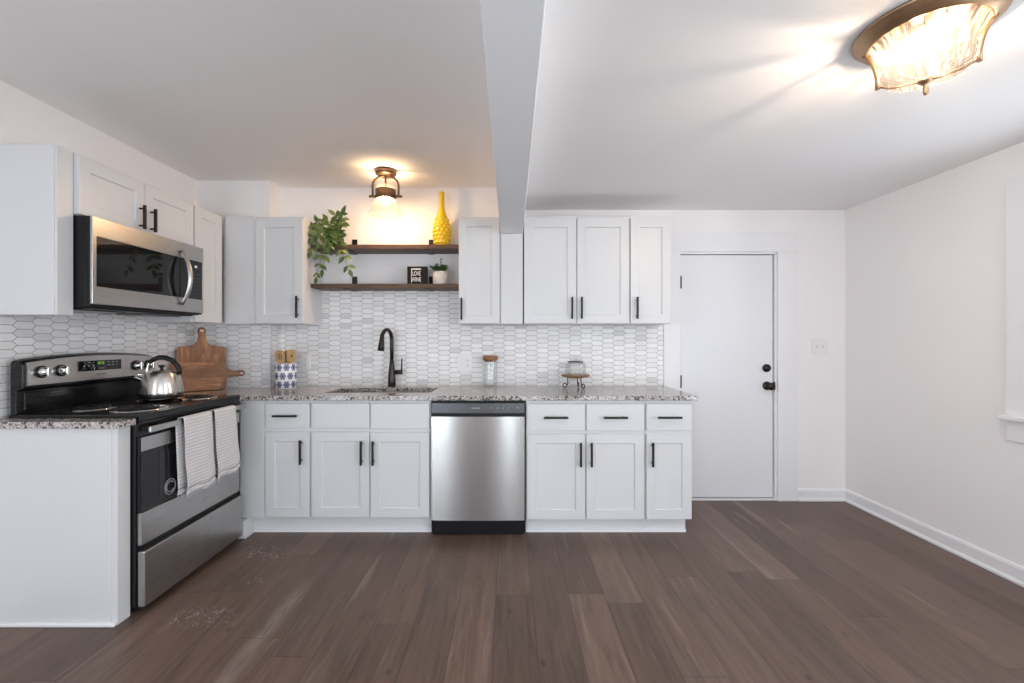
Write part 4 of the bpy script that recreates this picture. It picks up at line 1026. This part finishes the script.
# leaf builder ------------------------------------------------------
def leaf(m, base, d, up, L, W):
    d = Vector(d).normalized(); up = Vector(up); up = (up-d*up.dot(d))
    up = up.normalized() if up.length > 1e-4 else d.orthogonal().normalized()
    s_ = d.cross(up); base = Vector(base); vs = []; fs = []
    st = [(0, 0.06), (0.16, 0.62), (0.36, 1.0), (0.58, 0.92), (0.80, 0.52), (1.0, 0.02)]
    for t_, w_ in st:
        drop = -0.16*L*t_*t_; c_ = base+d*L*t_+up*drop
        vs += [c_-s_*W*w_+up*W*w_*0.28, c_, c_+s_*W*w_+up*W*w_*0.28]
    for i in range(len(st)-1):
        for k in (0, 1): fs.append((i*3+k, i*3+k+1, (i+1)*3+k+1, (i+1)*3+k))
    m.add(vs, fs, True)
def sprig(ml, ms, pts, L, W, n, rng, face=Vector((0, -1, 0.25))):
    """a pinnate stem through pts with paired leaves"""
    pts = [Vector(p) for p in pts]
    P_ = []
    for i in range(len(pts)-1):
        a, b = pts[i], pts[i+1]; p0 = pts[max(i-1, 0)]; p3 = pts[min(i+2, len(pts)-1)]
        for k in range(6):
            t_ = k/6; t2 = t_*t_; t3 = t2*t_
            P_.append(0.5*((2*a)+(b-p0)*t_+(2*p0-5*a+4*b-p3)*t2+(3*a-p0-3*b+p3)*t3))
    P_.append(pts[-1])
    ms.tube(P_, [0.0026*(1-0.55*i/(len(P_)-1)) for i in range(len(P_))], 6)
    for k in range(n):
        f = (k+0.8)/(n+0.3); q = f*(len(P_)-1); i = min(int(q), len(P_)-2); p = P_[i].lerp(P_[i+1], q-i); t_ = (P_[i+1]-P_[i]).normalized()
        fc = (face+Vector((rng.uniform(-.5, .5), rng.uniform(-.3, .3), rng.uniform(-.3, .5)))).normalized()
        sd_ = t_.cross(fc).normalized()
        for sg in (-1, 1):
            sz = rng.uniform(0.85, 1.15)*(1-0.25*abs(f-0.5))
            leaf(ml, p, t_*0.62+sd_*sg*0.85+fc*rng.uniform(-0.25, 0.25), fc, L*sz, W*sz)
    leaf(ml, P_[-1], t_, face, L, W)

# trailing plant
rng = random.Random(11)
px_, py_, pz_ = -1.312, 3.375, 1.9605
c = thing('trailing_plant', 'leafy green trailing plant hanging over the left end of the upper shelf', 'plant', (px_, py_, pz_))
lab(MB().lathe([(0, 0), (0.045, 0), (0.052, 0.01), (0.062, 0.075), (0.058, 0.075), (0.050, 0.062), (0, 0.062)], (px_, py_, pz_), 28).build('pot', M['bplastic'], c), 'dark pot')
lab(MB().lathe([(0, 0.066), (0.050, 0.063)], (px_, py_, pz_), 20).build('soil', M['soil'], c), 'soil')
ml, ms = MB(), MB()
def A(dx, dy, dz): return (px_+dx, py_+dy, pz_+dz)
sp_list = [
 [A(0, 0, .06), A(0.04, -.03, .14), A(0.075, -.06, .20), A(0.092, -.08, .235)],
 [A(0, 0, .06), A(0.01, -.04, .14), A(0.03, -.08, .18), A(0.10, -.11, .155)],
 [A(0, 0, .06), A(-.06, -.03, .14), A(-.105, -.07, .17), A(-.135, -.10, .145)],
 [A(0, 0, .06), A(-.05, -.07, .12), A(-.085, -.11, .11), A(-.125, -.13, .04)],
 [A(0, 0, .06), A(-.02, -.08, .11), A(-.045, -.13, .09), A(-.075, -.15, .01), A(-.11, -.155, -.06)],
 [A(0, 0, .06), A(-.03, -.08, .10), A(-.035, -.135, .05), A(-.040, -.15, -.06), A(-.055, -.15, -.155), A(-.075, -.15, -.245)],
 [A(0, 0, .06), A(0.01, -.07, .11), A(.018, -.135, .06), A(.010, -.15, -.03), A(-.010, -.15, -.10), A(-.03, -.15, -.19)],
 [A(0, 0, .06), A(.05, -.06, .09), A(.082, -.13, .05), A(.100, -.145, -.03), A(.122, -.145, -.10), A(.158, -.145, -.190)],
 [A(0, 0, .06), A(.03, -.07, .12), A(.065, -.12, .11), A(.095, -.14, .05)],
 [A(0, 0, .06), A(-.01, -.04, .15), A(-.03, -.09, .18), A(-.07, -.13, .14), A(-.09, -.14, .07)],
 [A(0, 0, .06), A(.02, -.06, .13), A(.025, -.11, .12), A(.03, -.14, .04), A(.02, -.15, -.02)],
 [A(0, 0, .06), A(.03, -.01, .15), A(.055, -.04, .19), A(.03, -.07, .22)],
]
for i, q in enumerate(sp_list):
    sprig(ml, ms, q, 0.064, 0.0155, 4 if len(q) < 5 else (6 if len(q) == 5 else 7), rng)
ml.build('foliage', M['leaf'], c); ms.build('stems', M['stem'], c)

# small succulent in a speckled pot
qx, qy, qz = -0.508, 3.345, 1.672
c = thing('potted_plant', 'small green plant in a pale speckled pot on the lower shelf', 'plant', (qx, qy, qz))
MB().lathe([(0, 0), (0.052, 0), (0.056, 0.004), (0.057, 0.092), (0.055, 0.096), (0.050, 0.096), (0.049, 0.080), (0, 0.080)], (qx, qy, qz), 36).build('pot', M['pot'], c)
lab(MB().lathe([(0, 0.084), (0.0485, 0.083)], (qx, qy, qz), 20).build('soil', M['soil'], c), 'soil')
ml, ms = MB(), MB(); rng = random.Random(4)
for i in range(30):
    a = rng.uniform(0, 2*PI); r = rng.uniform(0.005, 0.040); tl = rng.uniform(0.2, 0.75)
    b_ = Vector((qx+r*math.cos(a), qy+r*math.sin(a), qz+0.083)); d_ = Vector((math.cos(a)*tl, math.sin(a)*tl, 1)).normalized(); L_ = rng.uniform(0.028, 0.060)
    ms.tube([b_, b_+d_*L_], 0.0018, 5)
    for k in range(5):
        aa = rng.uniform(0, 2*PI); leaf(ml, b_+d_*L_*(0.45+0.14*k), Vector((math.cos(aa), math.sin(aa), 0.55)), (0, 0, 1), rng.uniform(0.028, 0.040), 0.0100)
b_ = Vector((qx+0.008, qy, qz+0.085)); ms.tube([b_, b_+Vector((-.004, 0, .06)), b_+Vector((-.006, 0, .108))], 0.002, 5)
for k in range(7):
    aa = k*2.4; leaf(ml, b_+Vector((-.003, 0, 0.060+0.008*k)), Vector((math.cos(aa), math.sin(aa), 0.7)), (0, 0, 1), 0.020, 0.006)
ml.build('foliage', M['leaf2'], c); ms.build('stems', M['stem'], c)

# ------------------------------------------------------------------ lamps
lx, ly = -0.862, 3.135
c = thing('ceiling_lamp', 'small bronze semi-flush lamp with flared glass shade above the shelves', 'lamp', (lx, ly, ZL), 'ceiling lamps')
MB().lathe([(0, 0), (0.068, 0), (0.074, -0.006), (0.074, -0.022), (0.066, -0.034), (0.03, -0.038), (0, -0.038)], (lx, ly, ZL-0.0005), 36).build('canopy', M['smallbronze'], c)
m = MB(); pts = [(lx-0.091, ly, 2.262)]
pts += [(lx-0.091, ly, 2.345)]
for i in range(1, 12):
    a = PI-PI*i/12; pts.append((lx+0.091*math.cos(a), ly, 2.345+0.068*math.sin(a)))
pts += [(lx+0.091, ly, 2.345), (lx+0.091, ly, 2.262)]
m.tube(pts, 0.0075, 10); m.build('yoke', M['smallbronze'], c)
m = MB(); m.tube([(lx-0.115, ly, 2.268), (lx-0.066, ly, 2.268)], 0.009, 10); m.tube([(lx+0.066, ly, 2.268), (lx+0.115, ly, 2.268)], 0.009, 10); m.build('pivot_pin', M['smallbronze'], c)
m = MB(); m.tube([(lx, ly, 2.415), (lx, ly, 2.330)], 0.006, 10); m.lathe([(0.0, 0.035), (0.017, 0.032), (0.019, 0.0), (0.0, -0.002)], (lx, ly, 2.298), 18)
m.build('stem', M['smallbronze'], c)
m = MB(); m.lathe([(0.070, 0.0), (0.070, 0.066), (0.064, 0.066), (0.064, 0.0), (0.070, 0.0)], (lx, ly, 2.246), 36); m.box(lx-0.064, lx+0.064, ly-0.004, ly+0.004, 2.302, 2.308); m.build('collar', M['smallbronze'], c)
sh = MB().lathe([(0.062, 0.096), (0.062, 0.006), (0.063, 0.0), (0.078, -0.030), (0.104, -0.075), (0.122, -0.108), (0.125, -0.112)], (lx, ly, 2.246), 44).build('shade', M['shade'], c)
lab(MB().lathe([(0.0, 0.026), (0.012, 0.024), (0.016, 0.006), (0.027, -0.016), (0.030, -0.034), (0.023, -0.054), (0, -0.064)], (lx, ly, 2.272), 20).build('bulb', M['bulb'], c), 'lit bulb')

fx, fy = 1.352, 1.440
c = thing('ceiling_lamp', 'wide bronze flush ceiling light with a rippled glass bowl on the right ceiling', 'lamp', (fx, fy, ZR), 'ceiling lamps')
MB().lathe([(0, 0), (0.186, 0), (0.189, -0.004), (0.188, -0.010), (0.178, -0.013), (0.177, -0.021), (0.169, -0.023), (0.167, -0.031), (0.158, -0.033), (0.155, -0.041), (0.147, -0.041), (0.146, -0.030), (0, -0.026)], (fx, fy, ZR-0.0005), 56).build('pan', M['lampbronze'], c)
MB().lathe([(0.147, -0.036), (0.137, -0.050), (0.126, -0.074), (0.119, -0.100), (0.115, -0.126), (0.113, -0.146), (0.106, -0.156), (0.082, -0.166), (0.045, -0.172), (0.0, -0.174)], (fx, fy, ZR), 64).build('bowl', M['ripple'], c)
for a in (math.radians(140), math.radians(320)):
    dx, dy = math.cos(a), math.sin(a)
    m = MB(); m.tube([(fx+dx*r, fy+dy*r, ZR+z) for r, z in ((0.158, -0.034), (0.145, -0.048), (0.133, -0.073), (0.126, -0.100), (0.121, -0.130), (0.120, -0.162))], [0.006]*5+[0.0075], 8)
    m.build('strut', M['lampbronze'], c)
    m = MB(); m.tube([(fx+dx*r, fy+dy*r, ZR+z) for r, z in ((0.119, -0.154), (0.09, -0.170), (0.012, -0.178))], 0.0032, 8); m.build('strap', M['lampbronze'], c)
MB().lathe([(0, -0.172), (0.020, -0.174), (0.020, -0.180), (0.012, -0.186), (0.007, -0.192), (0.0075, -0.214), (0.005, -0.222), (0, -0.224)], (fx, fy, ZR), 20).build('finial', M['lampbronze'], c)
for a in (0.6, 0.6+PI):
    bx, by = fx+0.062*math.cos(a), fy+0.062*math.sin(a)
    lab(MB().lathe([(0, 0.026), (0.008, 0.024), (0.011, 0.010), (0.013, -0.008), (0.010, -0.022), (0, -0.026)], (bx, by, ZR-0.095), 18).build('bulb', M['bulb2'], c), 'lit bulb')
    MB().lathe([(0, 0.062), (0.016, 0.062), (0.016, 0.030), (0, 0.028)], (bx, by, ZR-0.090), 14).build('socket', M['outlet'], c)
